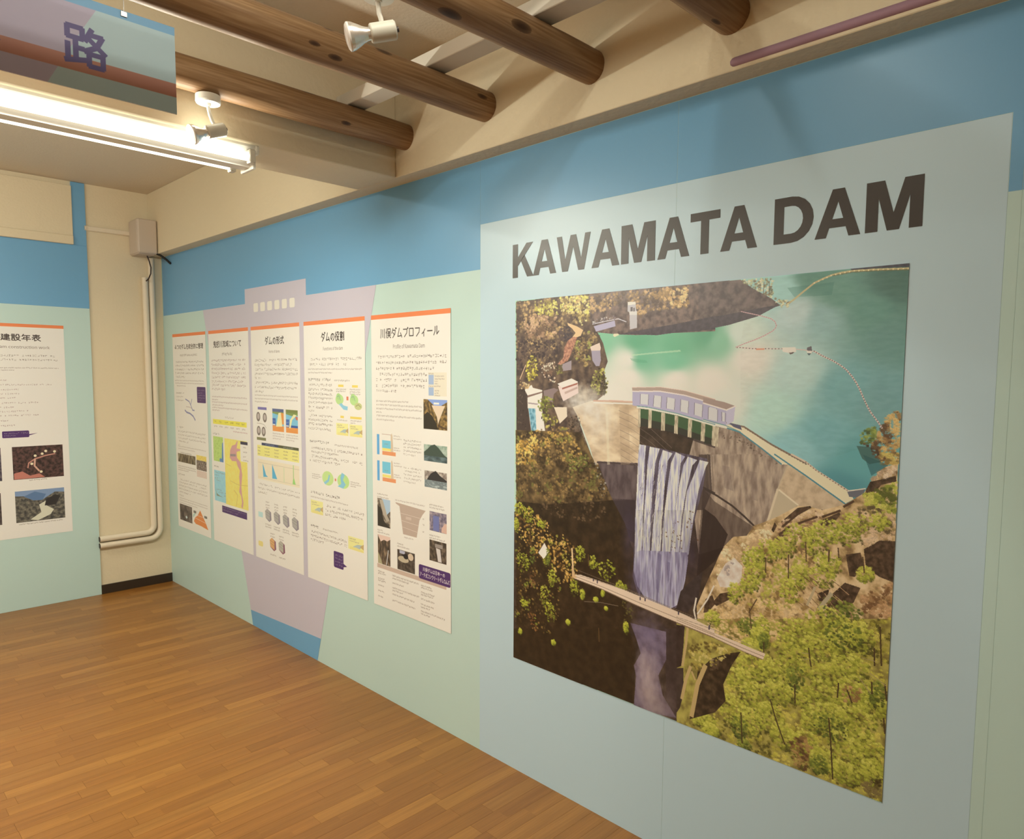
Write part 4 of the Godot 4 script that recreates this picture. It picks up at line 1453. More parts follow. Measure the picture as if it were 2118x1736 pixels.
func pal(a: Array) -> Array:
	var out := []
	for q in a:
		out.append(C(q[0], q[1], q[2]))
	return out

func dam_print():
	lit = 1.45
	var W := 1400
	var H := 1422
	var p := Pad.new(W, H, 1.0, C(70, 54, 40), 21)
	# ---- the reservoir
	p.im = water_field(W, H, [
		K([425, 157], 122, 168, 128), K([578, 166], 92, 150, 108), K([728, 185], 100, 156, 114), K([831, 155], 92, 148, 108), K([881, 178], 124, 168, 130),
		K([540, 233], 204, 206, 178), K([590, 229], 104, 160, 120), K([721, 235], 112, 166, 126), K([542, 290], 216, 208, 186), K([731, 297], 224, 214, 190), K([503, 357], 206, 206, 186), K([852, 303], 224, 215, 194),
		K([977, 231], 212, 204, 180), K([944, 159], 190, 196, 184), K([903, 361], 200, 210, 192), K([1118, 105], 172, 184, 170), K([1073, 41], 150, 186, 168), K([1155, 14], 84, 126, 104), K([1222, 65], 98, 136, 114), K([1367, 45], 78, 108, 92),
		K([1186, 121], 136, 164, 150), K([1311, 109], 96, 134, 114), K([1373, 186], 98, 132, 116), K([1124, 266], 170, 188, 178), K([1258, 312], 112, 154, 144), K([1058, 385], 168, 194, 184), K([1199, 446], 112, 158, 150), K([1304, 504], 92, 146, 138), K([1257, 587], 76, 128, 126), K([1357, 335], 108, 144, 134), K([1132, 478], 132, 172, 162)])
	p.grain([979, -10, 1399, -3, 1398, 437, 1173, 529, 956, 395, 949, 186], [Color(0, 0, 0, 0), Color(1, 1, 1)], 0.06, 3, 3.0, 1.0, 3, 0.035)
	p.glaze([548, 227, 614, 235, 619, 243, 577, 242, 553, 234], Color(C(80, 140, 100), 0.35))
	p.glaze([552, 215, 645, 209, 742, 203, 745, 209, 645, 214, 557, 220], Color(C(176, 200, 150), 0.6))
	p.glaze([1086, 36, 1216, 31, 1211, 65, 1108, 64], Color(C(60, 108, 88), 0.35))
	# ---- far hill and its dark foot along the waterline
	p.grain([312, -21, 617, -13, 859, -10, 864, 149, 723, 149, 574, 151, 497, 146, 400, 135, 363, 97], pal([[74, 58, 52], [104, 84, 74], [124, 100, 84]]), 0.03, 8)
	p.grain([802, -1, 942, 1, 980, 28, 1039, 62, 1068, 84, 1047, 89, 1001, 110, 909, 131, 806, 147], pal([[72, 58, 54], [96, 78, 70], [112, 92, 82]]), 0.03, 8)
	p.grain([497, 145, 569, 137, 723, 121, 862, 103, 864, 144, 723, 148, 653, 154, 574, 149], pal([[62, 52, 54], [78, 66, 68]]), 0.05, 9)
	p.grain([805, 110, 908, 100, 1011, 87, 1067, 82, 1047, 90, 1001, 111, 909, 132, 806, 147], pal([[62, 52, 54], [78, 66, 68]]), 0.05, 9)
	p.leaves([366, 7, 617, 6, 770, 6, 764, 72, 642, 72, 587, 92, 524, 30, 450, 61, 367, 68], 420, 7, 16, pal([[86, 66, 52], [112, 88, 64], [150, 118, 76], [186, 148, 98]]), 0.012, 4)
	p.leaves([693, 9, 762, 7, 768, 65, 708, 69], 90, 8, 16, pal([[150, 116, 72], [196, 156, 100], [214, 176, 116]]), 0.02, 5)
	p.leaves([627, 15, 694, 12, 703, 43, 650, 43], 50, 8, 15, pal([[150, 116, 72], [196, 156, 100]]), 0.02, 6)
	p.leaves([942, 3, 1042, 3, 1043, 39, 1053, 66, 1101, 78, 1068, 84, 1032, 58, 988, 32], 130, 5, 11, pal([[120, 112, 78], [176, 170, 122], [206, 200, 150], [120, 104, 74]]), 0.03, 7)
	p.line([1016, 14, 1015, 50], 2, C(92, 80, 60))
	p.line([1032, 12, 1032, 55], 2, C(110, 96, 70))
	p.leaves([1031, 33, 1048, 36, 1044, 51, 1031, 50], 12, 5, 8, pal([[84, 86, 62], [104, 100, 76]]), 0.05, 8)
	# ---- the near left hillside
	p.grain([4, 4, 366, -5, 373, 89, 416, 148, 432, 173, 454, 237, 439, 270, 445, 298, 436, 355, 320, 434, 354, 504, 404, 601, 11, 637], pal([[62, 48, 42], [88, 68, 54], [112, 88, 66]]), 0.02, 11)
	p.leaves([4, 4, 366, 3, 368, 97, 270, 109, 237, 193, 209, 235, 138, 252, 120, 208, 7, 234], 900, 7, 17, pal([[72, 56, 48], [98, 76, 58], [130, 104, 72], [164, 132, 84], [188, 152, 96]]), 0.013, 12)
	p.leaves([105, 10, 212, 9, 224, 65, 136, 69, 106, 41], 120, 7, 15, pal([[140, 120, 58], [178, 160, 74], [204, 190, 96]]), 0.02, 13)
	p.leaves([229, 2, 366, 3, 371, 97, 325, 112, 314, 78, 269, 63, 235, 57], 230, 7, 15, pal([[136, 112, 64], [190, 164, 96], [214, 190, 120], [208, 192, 92]]), 0.02, 14)
	p.leaves([44, 55, 213, 73, 219, 133, 155, 156, 57, 145], 220, 8, 17, pal([[104, 78, 58], [152, 116, 84], [188, 150, 110]]), 0.016, 15)
	p.leaves([225, 116, 292, 110, 293, 152, 260, 164, 225, 158], 70, 8, 15, pal([[64, 52, 52], [84, 66, 60]]), 0.02, 16)
	p.leaves([7, 152, 237, 163, 226, 205, 138, 235, 14, 279], 280, 8, 16, pal([[58, 44, 42], [78, 60, 52], [100, 78, 62]]), 0.02, 17)
	p.leaves([293, 144, 369, 130, 416, 148, 432, 197, 370, 196, 382, 262, 349, 253, 316, 236, 294, 202], 240, 6, 14, pal([[76, 60, 44], [124, 98, 60], [166, 136, 84], [150, 144, 70]]), 0.018, 18)
	p.leaves([52, 279, 65, 230, 83, 208, 108, 217, 123, 252, 121, 287, 84, 314, 59, 297], 120, 6, 12, pal([[130, 116, 44], [184, 164, 62], [206, 188, 84]]), 0.03, 19)
	p.line([90, 252, 89, 310], 2.5, C(80, 62, 40))
	# winding road: sunlit above, red gravel below
	p.poly([267, 96, 314, 111, 342, 125, 331, 145, 304, 152, 293, 148, 306, 134, 292, 119, 270, 105], C(206, 168, 118))
	p.grain([293, 148, 315, 149, 302, 177, 286, 211, 272, 232, 238, 248, 221, 244, 249, 223, 254, 185, 271, 160], pal([[126, 82, 66], [164, 112, 84], [186, 134, 100]]), 0.08, 20)
	p.poly([238, 248, 289, 232, 289, 266, 250, 270], C(146, 128, 122))
	p.leaves([138, 252, 203, 235, 221, 253, 192, 278, 222, 313, 193, 318, 145, 287], 60, 6, 12, pal([[120, 88, 66], [206, 176, 140], [220, 192, 156]]), 0.03, 21)
	p.leaves([204, 257, 244, 244, 250, 278, 216, 283], 26, 6, 11, pal([[92, 84, 46], [130, 120, 60]]), 0.03, 22)
	# terrace and tower on the far shore, pier house
	p.poly([389, 114, 481, 98, 485, 118, 400, 133, 395, 123], C(164, 152, 160))
	p.line([384, 106, 431, 100, 496, 93, 530, 105], 3, C(190, 178, 176))
	p.leaves([378, 89, 481, 83, 496, 95, 389, 108], 40, 4, 7, pal([[120, 104, 104], [200, 188, 186], [148, 128, 118]]), 0.05, 23)
	p.poly([534, 39, 566, 40, 569, 68, 573, 73, 574, 127, 545, 131, 542, 74, 534, 70], C(176, 166, 156))
	p.poly([534, 39, 566, 40, 567, 49, 535, 50], C(206, 196, 182))
	p.poly([541, 71, 572, 72, 573, 84, 542, 83], C(196, 186, 172))
	p.rect(546, 57, 9, 14, C(96, 84, 82))
	p.rect(557, 60, 7, 12, C(110, 98, 92))
	p.poly([477, 143, 497, 143, 501, 148, 482, 154, 475, 150], C(226, 214, 150))
	p.poly([380, 196, 420, 195, 424, 233, 418, 253, 402, 253, 386, 233], C(150, 136, 138))
	p.poly([375, 185, 417, 172, 423, 189, 421, 199, 380, 199], C(204, 178, 152))
	p.leaves([398, 270, 434, 256, 458, 310, 446, 355, 404, 352, 378, 328], 150, 6, 13, pal([[56, 46, 30], [104, 98, 44], [150, 142, 62], [178, 164, 84]]), 0.02, 24)
	p.leaves([424, 311, 455, 314, 453, 343, 430, 351], 30, 6, 11, pal([[48, 38, 30], [66, 54, 36]]), 0.02, 25)
	p.grain([564, 404, 873, 444, 1092, 536, 1272, 625, 1096, 1419, -5, 1421, -7, 831, 423, 598, 546, 487], pal([[46, 34, 26], [58, 44, 34], [72, 56, 42]]), 0.02, 98)
	# ---- the dam: left half of the arch
	p.grain([297, 401, 384, 375, 561, 372, 594, 394, 594, 583, 404, 601, 382, 544, 348, 479, 325, 438], pal([[168, 140, 106], [190, 162, 124], [208, 182, 142]]), 0.02, 27, 2.0, 1.0)
	p.grain([414, 588, 588, 579, 584, 709, 580, 817, 531, 802, 486, 722, 455, 663], pal([[70, 56, 54], [88, 72, 68], [98, 82, 76]]), 0.03, 28, 1.0, 2.5)
	p.glaze([486, 718, 584, 706, 583, 856, 551, 846, 516, 773], Color(C(44, 34, 36), 0.75))
	p.line([414, 593, 468, 589, 588, 586], 4, C(66, 52, 46))
	p.line([471, 716, 584, 706], 2.5, C(60, 48, 48))
	p.glaze([507, 394, 547, 392, 556, 587, 517, 591], Color(C(160, 132, 100), 0.4))
	p.glaze([447, 396, 457, 395, 471, 595, 459, 596], Color(C(214, 190, 150), 0.5))
	p.cloud(308, 371, 90, 70, C(230, 210, 176), 0.75, 0.35)
	p.cloud(363, 390, 120, 75, C(230, 210, 176), 0.8, 0.35)
	p.cloud(416, 430, 110, 150, C(226, 206, 170), 0.65, 0.3)
	p.cloud(351, 349, 70, 55, C(214, 190, 158), 0.6, 0.4)
	# crest walk on the left
	p.line([394, 382, 482, 381, 566, 381], 5, C(222, 204, 168))
	p.line([394, 375, 482, 373, 561, 374], 5, C(190, 150, 124))
	p.line([436, 371, 487, 370, 561, 371], 2, C(206, 186, 160))
	# houses on the left
	p.poly([225, 326, 295, 299, 320, 310, 324, 349, 252, 381, 240, 360], C(206, 180, 160))
	p.poly([222, 317, 290, 297, 320, 308, 319, 316, 245, 332], C(212, 192, 184))
	p.poly([245, 332, 319, 312, 319, 318, 246, 338], C(150, 92, 74))
	p.poly([257, 347, 318, 326, 319, 333, 260, 355], C(176, 146, 128))
	p.poly([152, 344, 205, 333, 228, 339, 205, 356, 200, 387, 158, 375], C(128, 106, 96))
	p.poly([53, 342, 90, 323, 97, 334, 146, 342, 146, 362, 134, 416, 70, 414, 69, 364], C(224, 200, 172))
	p.poly([69, 364, 146, 347, 146, 352, 69, 372], C(120, 92, 78))
	p.line([74, 393, 122, 396], 5, C(150, 130, 122))
	p.poly([73, 411, 146, 413, 163, 499, 148, 504, 92, 511], C(220, 192, 172))
	p.grain([74, 413, 111, 413, 118, 506, 94, 511], pal([[70, 112, 120], [110, 150, 152], [150, 172, 166]]), 0.05, 30)
	p.rect(142, 442, 6, 9, C(60, 44, 40))
	p.poly([8, 343, 53, 337, 70, 409, 86, 503, 61, 532, 13, 535], C(66, 50, 42))
	p.leaves([12, 343, 53, 340, 83, 499, 16, 526], 40, 6, 11, pal([[54, 40, 34], [92, 72, 56]]), 0.03, 31)
	p.line([27, 302, 58, 247], 4, C(190, 156, 116))
	p.leaves([21, 311, 90, 319, 84, 337, 34, 338], 24, 6, 11, pal([[190, 152, 96], [214, 180, 126]]), 0.03, 32)
	p.leaves([122, 381, 170, 362, 208, 378, 206, 404, 176, 410, 183, 440, 153, 464, 128, 411], 110, 6, 12, pal([[84, 84, 34], [128, 130, 50], [160, 156, 66]]), 0.03, 33)
	p.leaves([153, 441, 200, 426, 230, 455, 195, 483, 165, 485], 50, 6, 12, pal([[90, 80, 34], [140, 130, 56], [190, 170, 84]]), 0.03, 34)
	p.poly([206, 404, 269, 402, 272, 436, 236, 464, 224, 438], C(206, 184, 152))
	p.leaves([275, 432, 325, 432, 354, 504, 388, 586, 367, 603, 322, 549, 287, 491], 140, 6, 12, pal([[50, 38, 30], [76, 62, 50], [104, 88, 70]]), 0.03, 35)
	# left slope under the houses
	p.grain([5, 501, 335, 490, 460, 678, 491, 725, 12, 801], pal([[52, 38, 24], [84, 64, 38], [116, 90, 54]]), 0.02, 99)
	p.leaves([10, 526, 86, 503, 207, 470, 298, 482, 367, 603, 11, 635], 520, 7, 16, pal([[70, 52, 34], [112, 86, 50], [156, 122, 68], [186, 144, 70], [128, 118, 54]]), 0.012, 36)
	p.leaves([10, 554, 111, 511, 130, 545, 106, 626, 11, 635], 140, 8, 16, pal([[150, 110, 46], [196, 150, 70], [216, 176, 90]]), 0.02, 37)
	p.leaves([10, 597, 388, 566, 440, 621, 450, 663, 432, 721, 340, 741, 187, 769, 87, 721, 12, 783], 780, 7, 16, pal([[52, 38, 22], [78, 58, 32], [110, 84, 48], [142, 110, 62], [100, 92, 44]]), 0.012, 38)
	p.leaves([284, 587, 368, 568, 389, 614, 338, 643, 285, 632], 70, 7, 14, pal([[82, 80, 36], [116, 116, 50], [140, 132, 66]]), 0.02, 39)
	p.leaves([399, 589, 429, 610, 470, 689, 442, 736, 421, 695], 46, 5, 10, pal([[36, 28, 22], [60, 48, 40], [150, 140, 120]]), 0.04, 40)
	# the black gorge
	p.grain([12, 783, 187, 773, 432, 729, 486, 718, 540, 793, 580, 895, 593, 1048, 551, 1073, 588, 1222, 17, 1380], pal([[34, 24, 14], [44, 31, 18], [56, 40, 24]]), 0.02, 41)
	p.leaves([118, 778, 432, 729, 472, 779, 372, 810, 188, 820], 200, 7, 14, pal([[40, 28, 18], [58, 42, 26], [92, 70, 46]]), 0.015, 42)
	p.grain([-8, 1305, 591, 1151, 616, 1234, 594, 1280, 597, 1418, -5, 1427], pal([[34, 24, 14], [42, 30, 17], [50, 36, 21]]), 0.02, 43)
	p.leaves([527, 1055, 584, 1065, 581, 1129, 548, 1145], 40, 6, 12, pal([[50, 38, 20], [92, 82, 38]]), 0.02, 44)
	# ---- the right half of the arch, shaded low, bleached high
	p.grain([822, 393, 876, 434, 954, 452, 1026, 495, 1088, 538, 1006, 742, 828, 846, 781, 551], pal([[118, 98, 80], [148, 126, 104], [170, 148, 120]]), 0.03, 45, 0.7, 2.4)
	p.grain([839, 529, 1066, 510, 1160, 563, 1269, 628, 1273, 639, 1141, 654, 1034, 745, 917, 809, 829, 849], pal([[122, 102, 84], [150, 128, 106], [172, 150, 122]]), 0.03, 46, 0.7, 2.4)
	p.grain([1080, 613, 1107, 536, 1160, 563, 1269, 628, 1256, 654, 1141, 651], pal([[166, 140, 106], [182, 156, 120], [190, 164, 128]]), 0.03, 47)
	p.poly([1080, 610, 1141, 649, 1100, 689, 1054, 712, 1065, 664], C(176, 156, 122))
	p.line([1080, 610, 1141, 649], 5, C(204, 184, 148))
	p.line([1080, 610, 1053, 709], 7, C(196, 174, 138))
	p.line([1080, 610, 1107, 536], 4, C(178, 156, 122))
	# dam lifts: faint horizontal and vertical joints
	for i in 8:
		var y0: float = 400.0 + i * 22.0
		p.line([505 + i * 2, y0 + 5, 560, y0 + 22, 640, y0 + 62, 720, y0 + 118], 1.2, C(118, 98, 80))
	p.leaves([864, 442, 959, 465, 1085, 538, 1057, 539, 952, 487, 869, 464], 60, 3, 6, pal([[84, 68, 54], [104, 86, 70]]), 0.05, 48)
	p.glaze([838, 635, 878, 672, 1009, 732, 989, 766, 945, 773, 913, 810, 895, 844, 822, 887], Color(C(58, 44, 36), 0.55))
	p.glaze([840, 698, 883, 720, 927, 769, 913, 810, 884, 861, 823, 923], Color(C(36, 26, 24), 0.8))
	p.glaze([819, 531, 858, 528, 869, 641, 844, 704, 817, 708], Color(C(52, 40, 36), 0.72))
	p.line([850, 528, 860, 639], 4, C(96, 78, 64))
	p.line([866, 534, 873, 641], 3, C(124, 104, 84))
	p.line([829, 630, 878, 647], 6, C(60, 48, 42))
	p.line([844, 638, 885, 653, 938, 678, 980, 706, 1011, 729], 6, C(58, 46, 40))
	p.glaze([901, 558, 925, 560, 941, 633, 911, 626], Color(C(110, 92, 82), 0.35))
	p.glaze([992, 567, 1014, 568, 1020, 654, 1002, 649], Color(C(112, 94, 82), 0.35))
	# crest road and rails on the right
	p.poly([907, 431, 969, 438, 1055, 482, 1162, 531, 1088, 538, 1026, 497, 954, 453, 900, 437], C(214, 190, 150))
	p.poly([1060, 507, 1113, 505, 1158, 524, 1190, 547, 1280, 594, 1292, 613, 1269, 629, 1160, 563, 1066, 511], C(216, 190, 148))
	p.line([876, 434, 954, 452, 1026, 496, 1088, 537], 4, C(72, 122, 124))
	p.line([1066, 510, 1160, 563, 1269, 628], 4, C(72, 122, 124))
	p.line([911, 427, 969, 436, 1055, 482, 1161, 529], 5, C(120, 98, 78))
	p.line([1116, 506, 1158, 524, 1190, 546, 1278, 593], 5, C(196, 172, 140))
	beads(p, [973, 440, 1055, 483, 1159, 531], 9.0, 3.0, C(104, 84, 68))
	beads(p, [1158, 524, 1190, 546, 1277, 593], 9.0, 3.0, C(104, 84, 68))
	p.poly([915, 425, 957, 432, 962, 446, 935, 438], C(84, 80, 92))
	p.poly([1274, 594, 1319, 581, 1317, 594, 1300, 608, 1280, 608], C(98, 96, 96))
	p.line([1275, 593, 1321, 581], 3, C(206, 190, 160))
	# ---- gate house, gates and piers
	p.poly([592, 395, 627, 396, 740, 411, 873, 435, 875, 492, 826, 488, 733, 468, 629, 455, 591, 453], C(58, 80, 50))
	p.poly([835, 426, 864, 439, 866, 497, 837, 495], C(58, 80, 50))
	p.glaze([593, 426, 674, 437, 741, 449, 875, 481, 875, 507, 827, 496, 733, 472, 629, 455, 591, 454], Color(C(46, 36, 34), 0.7))
	for q in [[587, 395, 595, 396, 596, 457, 587, 458], [627, 398, 640, 399, 640, 458, 627, 459], [677, 405, 692, 407, 692, 464, 677, 464], [728, 412, 741, 414, 741, 472, 727, 470], [778, 421, 792, 423, 791, 480, 777, 479], [825, 430, 839, 432, 838, 489, 824, 488], [866, 439, 886, 442, 884, 502, 864, 500], [864, 439, 876, 442, 876, 499, 862, 497]]:
		p.grain(q, pal([[146, 128, 100], [178, 160, 126], [196, 178, 142]]), 0.06, 50, 0.6, 2.0)
	p.poly([560, 327, 671, 325, 763, 335, 871, 359, 873, 435, 739, 406, 627, 391, 562, 386], C(162, 150, 160))
	p.poly([829, 353, 890, 371, 910, 388, 910, 435, 880, 431, 831, 423], C(162, 150, 160))
	p.poly([909, 387, 938, 375, 934, 421, 911, 435], C(176, 164, 172))
	for q in [[593, 346, 626, 347, 625, 382, 593, 380], [647, 349, 676, 352, 675, 390, 645, 386], [697, 354, 728, 359, 726, 395, 696, 391], [749, 360, 778, 365, 777, 404, 748, 398], [799, 369, 828, 375, 827, 414, 799, 407], [851, 380, 876, 385, 875, 423, 850, 418], [848, 381, 880, 388, 880, 424, 848, 419], [894, 394, 906, 397, 906, 424, 895, 422]]:
		p.poly(q, C(192, 182, 188))
		p.line([q[0], q[1], q[6], q[7]], 2, C(110, 100, 110))
		p.line([q[2], q[3], q[4], q[5]], 2, C(120, 110, 118))
	p.poly([559, 325, 671, 323, 763, 333, 871, 357, 871, 371, 764, 347, 671, 335, 560, 337], C(160, 136, 116))
	p.line([560, 338, 671, 336, 764, 347, 871, 371], 4, C(214, 188, 168))
	p.line([559, 325, 671, 322, 763, 332, 870, 356], 2, C(208, 180, 156))
	p.poly([829, 352, 901, 364, 939, 375, 910, 388, 829, 369], C(150, 126, 110))
	p.line([829, 369, 909, 388, 939, 375], 4, C(216, 190, 174))
	p.line([580, 391, 627, 394, 740, 409, 873, 437], 7, C(204, 192, 164))
	p.line([831, 424, 872, 435, 912, 441], 7, C(204, 192, 164))
	p.line([580, 387, 627, 390, 739, 406, 873, 434], 2.5, C(96, 132, 124))
	p.line([831, 420, 908, 435, 958, 452], 2.5, C(96, 132, 124))
	# ---- six falls that join into one
	p.grain([591, 519, 625, 517, 850, 542, 837, 635, 816, 715, 798, 804, 789, 893, 782, 949, 751, 1041, 700, 1057, 611, 1051, 577, 973, 579, 876, 582, 779, 586, 664], pal([[60, 48, 52], [84, 72, 80], [100, 88, 96]]), 0.02, 52, 0.4, 4.0)
	var fl := pal([[142, 132, 146], [172, 164, 178], [196, 188, 200], [206, 200, 208]])
	for q in [[592, 515, 620, 517, 616, 570, 617, 660, 614, 774, 612, 889, 584, 894, 582, 779, 586, 664, 589, 572], [635, 520, 674, 524, 659, 566, 650, 656, 645, 754, 644, 883, 614, 889, 617, 758, 623, 659, 628, 569], [686, 527, 724, 535, 705, 562, 696, 651, 689, 763, 685, 876, 649, 882, 657, 753, 666, 654, 673, 565], [735, 530, 770, 542, 754, 565, 749, 638, 734, 741, 725, 868, 691, 875, 696, 747, 707, 650, 718, 568], [780, 541, 814, 549, 797, 568, 777, 652, 764, 737, 757, 862, 726, 868, 734, 741, 751, 637, 764, 571], [823, 548, 854, 552, 844, 571, 822, 643, 805, 746, 792, 856, 759, 862, 768, 737, 780, 652, 813, 574]]:
		p.grain(q, fl, 0.05, 53, 0.5, 5.0)
	p.grain([584, 886, 611, 874, 787, 850, 790, 878, 782, 942, 763, 1024, 726, 1051, 638, 1045, 596, 1000, 579, 949], pal([[118, 106, 126], [150, 140, 158], [178, 170, 184]]), 0.03, 54, 0.45, 4.0)
	p.grain([582, 740, 805, 710, 798, 790, 787, 894, 768, 1023, 718, 1049, 615, 1035, 577, 953, 579, 856], [Color(0, 0, 0, 0), Color(1, 1, 1, 1)], 0.04, 55, 0.4, 5.0, 3, 0.16)
	for i in 220:
		var f := p.rng.randf()
		var x0 := lerpf(504.0, 700.0, p.rng.randf())
		var y0 := lerpf(470.0, 830.0, f)
		if Geometry2D.is_point_in_polygon(Vector2(x0, y0), pl([588, 572, 835, 572, 806, 745, 789, 893, 767, 1015, 718, 1049, 615, 1035, 581, 933, 584, 778])):
			p.line([x0, y0, x0 - 2.0 + (600.0 - x0) * 0.03, y0 + p.rng.randf_range(8.0, 26.0)], 1.1, fl[3] if p.rng.randf() < 0.55 else C(104, 94, 112))
	p.glaze([674, 870, 691, 875, 689, 950, 682, 1008, 672, 991], Color(C(84, 74, 98), 0.45))
	p.glaze([713, 893, 724, 895, 723, 951, 717, 967], Color(C(84, 74, 98), 0.45))
	p.cloud(555, 845, 44, 150, C(72, 62, 84), 0.5)
	p.cloud(591, 990, 60, 90, C(96, 84, 104), 0.5, 0.3)
	p.cloud(804, 854, 44, 130, C(54, 44, 66), 0.5)
	p.grain([766, 982, 806, 937, 845, 900, 832, 986, 793, 1046, 751, 1045], pal([[46, 36, 34], [62, 50, 46]]), 0.03, 56)
	# the outflow below, drifting spray
	p.grain([711, 1120, 786, 1100, 774, 1227, 784, 1310, 766, 1418, 727, 1405, 714, 1233], pal([[50, 38, 34], [62, 48, 42]]), 0.03, 57)
	p.grain([571, 1136, 715, 1130, 718, 1224, 689, 1287, 708, 1350, 762, 1409, 693, 1421, 592, 1424, 599, 1318, 589, 1282, 616, 1231, 601, 1195], pal([[82, 66, 72], [100, 84, 92], [112, 96, 102]]), 0.02, 58)
	p.cloud(650, 1159, 90, 120, C(112, 98, 116), 0.6, 0.3)
	p.cloud(645, 1300, 70, 140, C(176, 152, 140), 0.75, 0.25)
	p.cloud(655, 1367, 70, 110, C(164, 140, 126), 0.7, 0.25)
	p.cloud(692, 1402, 80, 80, C(150, 128, 114), 0.6, 0.25)
	p.cloud(625, 1259, 40, 60, C(160, 138, 130), 0.5, 0.25)
	p.cloud(735, 1357, 50, 90, C(108, 88, 78), 0.5, 0.25)
	# ---- right bank: rock ridge, brush and pines
	p.grain([856, 941, 885, 875, 899, 840, 917, 805, 945, 773, 989, 762, 1009, 729, 1040, 714, 1080, 692, 1141, 651, 1176, 649, 1210, 654, 1269, 631, 1317, 594, 1335, 558, 1364, 520, 1398, 506, 1400, 716, 1402, 995, 838, 1152, 826, 1016], pal([[120, 92, 58], [168, 136, 88], [196, 164, 116], [206, 176, 130]]), 0.02, 60)
	p.grain([786, 1100, 895, 1116, 905, 1424, 779, 1418, 784, 1310, 774, 1227], pal([[70, 54, 36], [110, 88, 54], [150, 124, 74]]), 0.025, 61)
	p.grain([754, 1077, 1401, 916, 1402, 1420, 764, 1430], pal([[112, 96, 46], [150, 134, 62], [168, 152, 72]]), 0.02, 62)
	p.leaves([921, 808, 992, 765, 1054, 715, 1081, 718, 1056, 775, 1009, 837, 979, 901, 940, 934, 891, 941, 899, 847], 260, 8, 17, pal([[176, 142, 98], [206, 174, 126], [218, 188, 142]]), 0.014, 63)
	for i in 34:
		var q := [p.rng.randf_range(0.0, 1.0), p.rng.randf_range(0.0, 1.0)]
		p.dab(lerpf(690.0, 830.0, q[0]), lerpf(800.0 - 120.0 * q[0], 900.0 - 100.0 * q[0], q[1]), p.rng.randi_range(3, 7), C(96, 66, 44))
	p.grain([894, 912, 922, 860, 951, 837, 978, 857, 976, 902, 951, 930, 906, 937], pal([[190, 166, 140], [222, 202, 178]]), 0.03, 64)
	p.leaves([911, 869, 933, 851, 952, 855, 931, 894, 916, 900], 12, 6, 13, pal([[150, 132, 118]]), 0.03, 65)
	# ridge crevices and the dark ledges
	for q in [[1094, 703, 1141, 657, 1176, 647, 1179, 652, 1151, 672, 1107, 707, 1095, 722], [1065, 733, 1074, 709, 1081, 718, 1072, 739], [1076, 758, 1108, 727, 1115, 729, 1096, 765, 1090, 769], [1202, 687, 1256, 654, 1259, 660, 1236, 694, 1209, 698], [1332, 561, 1354, 554, 1394, 539, 1396, 554, 1360, 566, 1347, 585, 1320, 606, 1322, 585], [1205, 892, 1238, 872, 1233, 905, 1212, 913], [1244, 887, 1279, 845, 1320, 851, 1304, 895, 1250, 936, 1235, 946, 1231, 928], [1324, 744, 1362, 714, 1400, 710, 1402, 819, 1366, 811, 1331, 791], [1278, 767, 1316, 755, 1326, 789, 1304, 824, 1290, 824], [881, 993, 907, 958, 947, 942, 948, 963, 919, 984, 896, 1000], [857, 987, 880, 968, 892, 994, 866, 1028, 851, 1032]]:
		p.grain(q, pal([[48, 34, 24], [70, 52, 36], [92, 68, 48]]), 0.05, 66)
	p.leaves([1081, 711, 1183, 658, 1214, 660, 1196, 688, 1134, 729, 1103, 763, 1089, 756], 130, 6, 14, pal([[132, 96, 66], [182, 148, 108], [206, 174, 134]]), 0.02, 67)
	p.leaves([1332, 557, 1364, 523, 1396, 510, 1395, 536, 1354, 552], 60, 7, 14, pal([[160, 130, 96], [190, 160, 122], [206, 178, 142]]), 0.02, 68)
	for q in [[1098, 718, 1163, 654], [1089, 743, 1121, 712], [1211, 673, 1258, 649], [1143, 702, 1196, 675], [1267, 637, 1292, 619]]:
		p.line(q, 6, C(74, 52, 36))
	p.leaves([1317, 597, 1398, 556, 1399, 634, 1359, 651, 1325, 638], 230, 7, 15, pal([[82, 84, 34], [124, 126, 44], [160, 156, 58], [178, 168, 76]]), 0.016, 69)
	p.leaves([1307, 632, 1341, 627, 1397, 646, 1397, 705, 1362, 714, 1324, 744, 1310, 701], 200, 7, 16, pal([[86, 70, 44], [136, 112, 66], [184, 150, 108], [196, 164, 124]]), 0.016, 70)
	# brush and young pines over the middle slope
	p.leaves([991, 820, 1056, 775, 1144, 724, 1185, 708, 1195, 814, 1162, 925, 1110, 963, 1014, 979, 970, 944], 700, 7, 16, pal([[120, 92, 50], [168, 136, 76], [192, 158, 98], [150, 140, 58], [166, 156, 62]]), 0.011, 71)
	p.leaves([859, 1034, 948, 970, 1041, 942, 1206, 934, 1232, 959, 1133, 1024, 1047, 1094, 990, 1110, 868, 1079], 620, 7, 15, pal([[134, 104, 58], [176, 142, 88], [196, 160, 104], [206, 172, 118]]), 0.012, 72)
	var pine := pal([[70, 66, 28], [100, 98, 36], [132, 130, 44], [156, 152, 54], [174, 166, 64], [188, 178, 78]])
	var deep := pal([[52, 54, 24], [74, 80, 32], [100, 106, 40], [128, 130, 50]])
	for q in [[1012, 829, 38, 34], [1057, 798, 36, 34], [1100, 784, 40, 30], [1151, 739, 46, 34], [1199, 750, 44, 46], [1231, 720, 48, 40], [1273, 713, 44, 36], [1298, 685, 36, 34], [1021, 869, 34, 36], [1005, 909, 32, 30], [959, 950, 26, 34], [1149, 862, 30, 40], [1128, 909, 30, 36], [1235, 801, 38, 28], [1221, 844, 36, 34], [1332, 815, 22, 24], [1360, 669, 30, 22]]:
		p.crown(q[0], q[1], q[2], q[3], pine, 120, 6, 12)
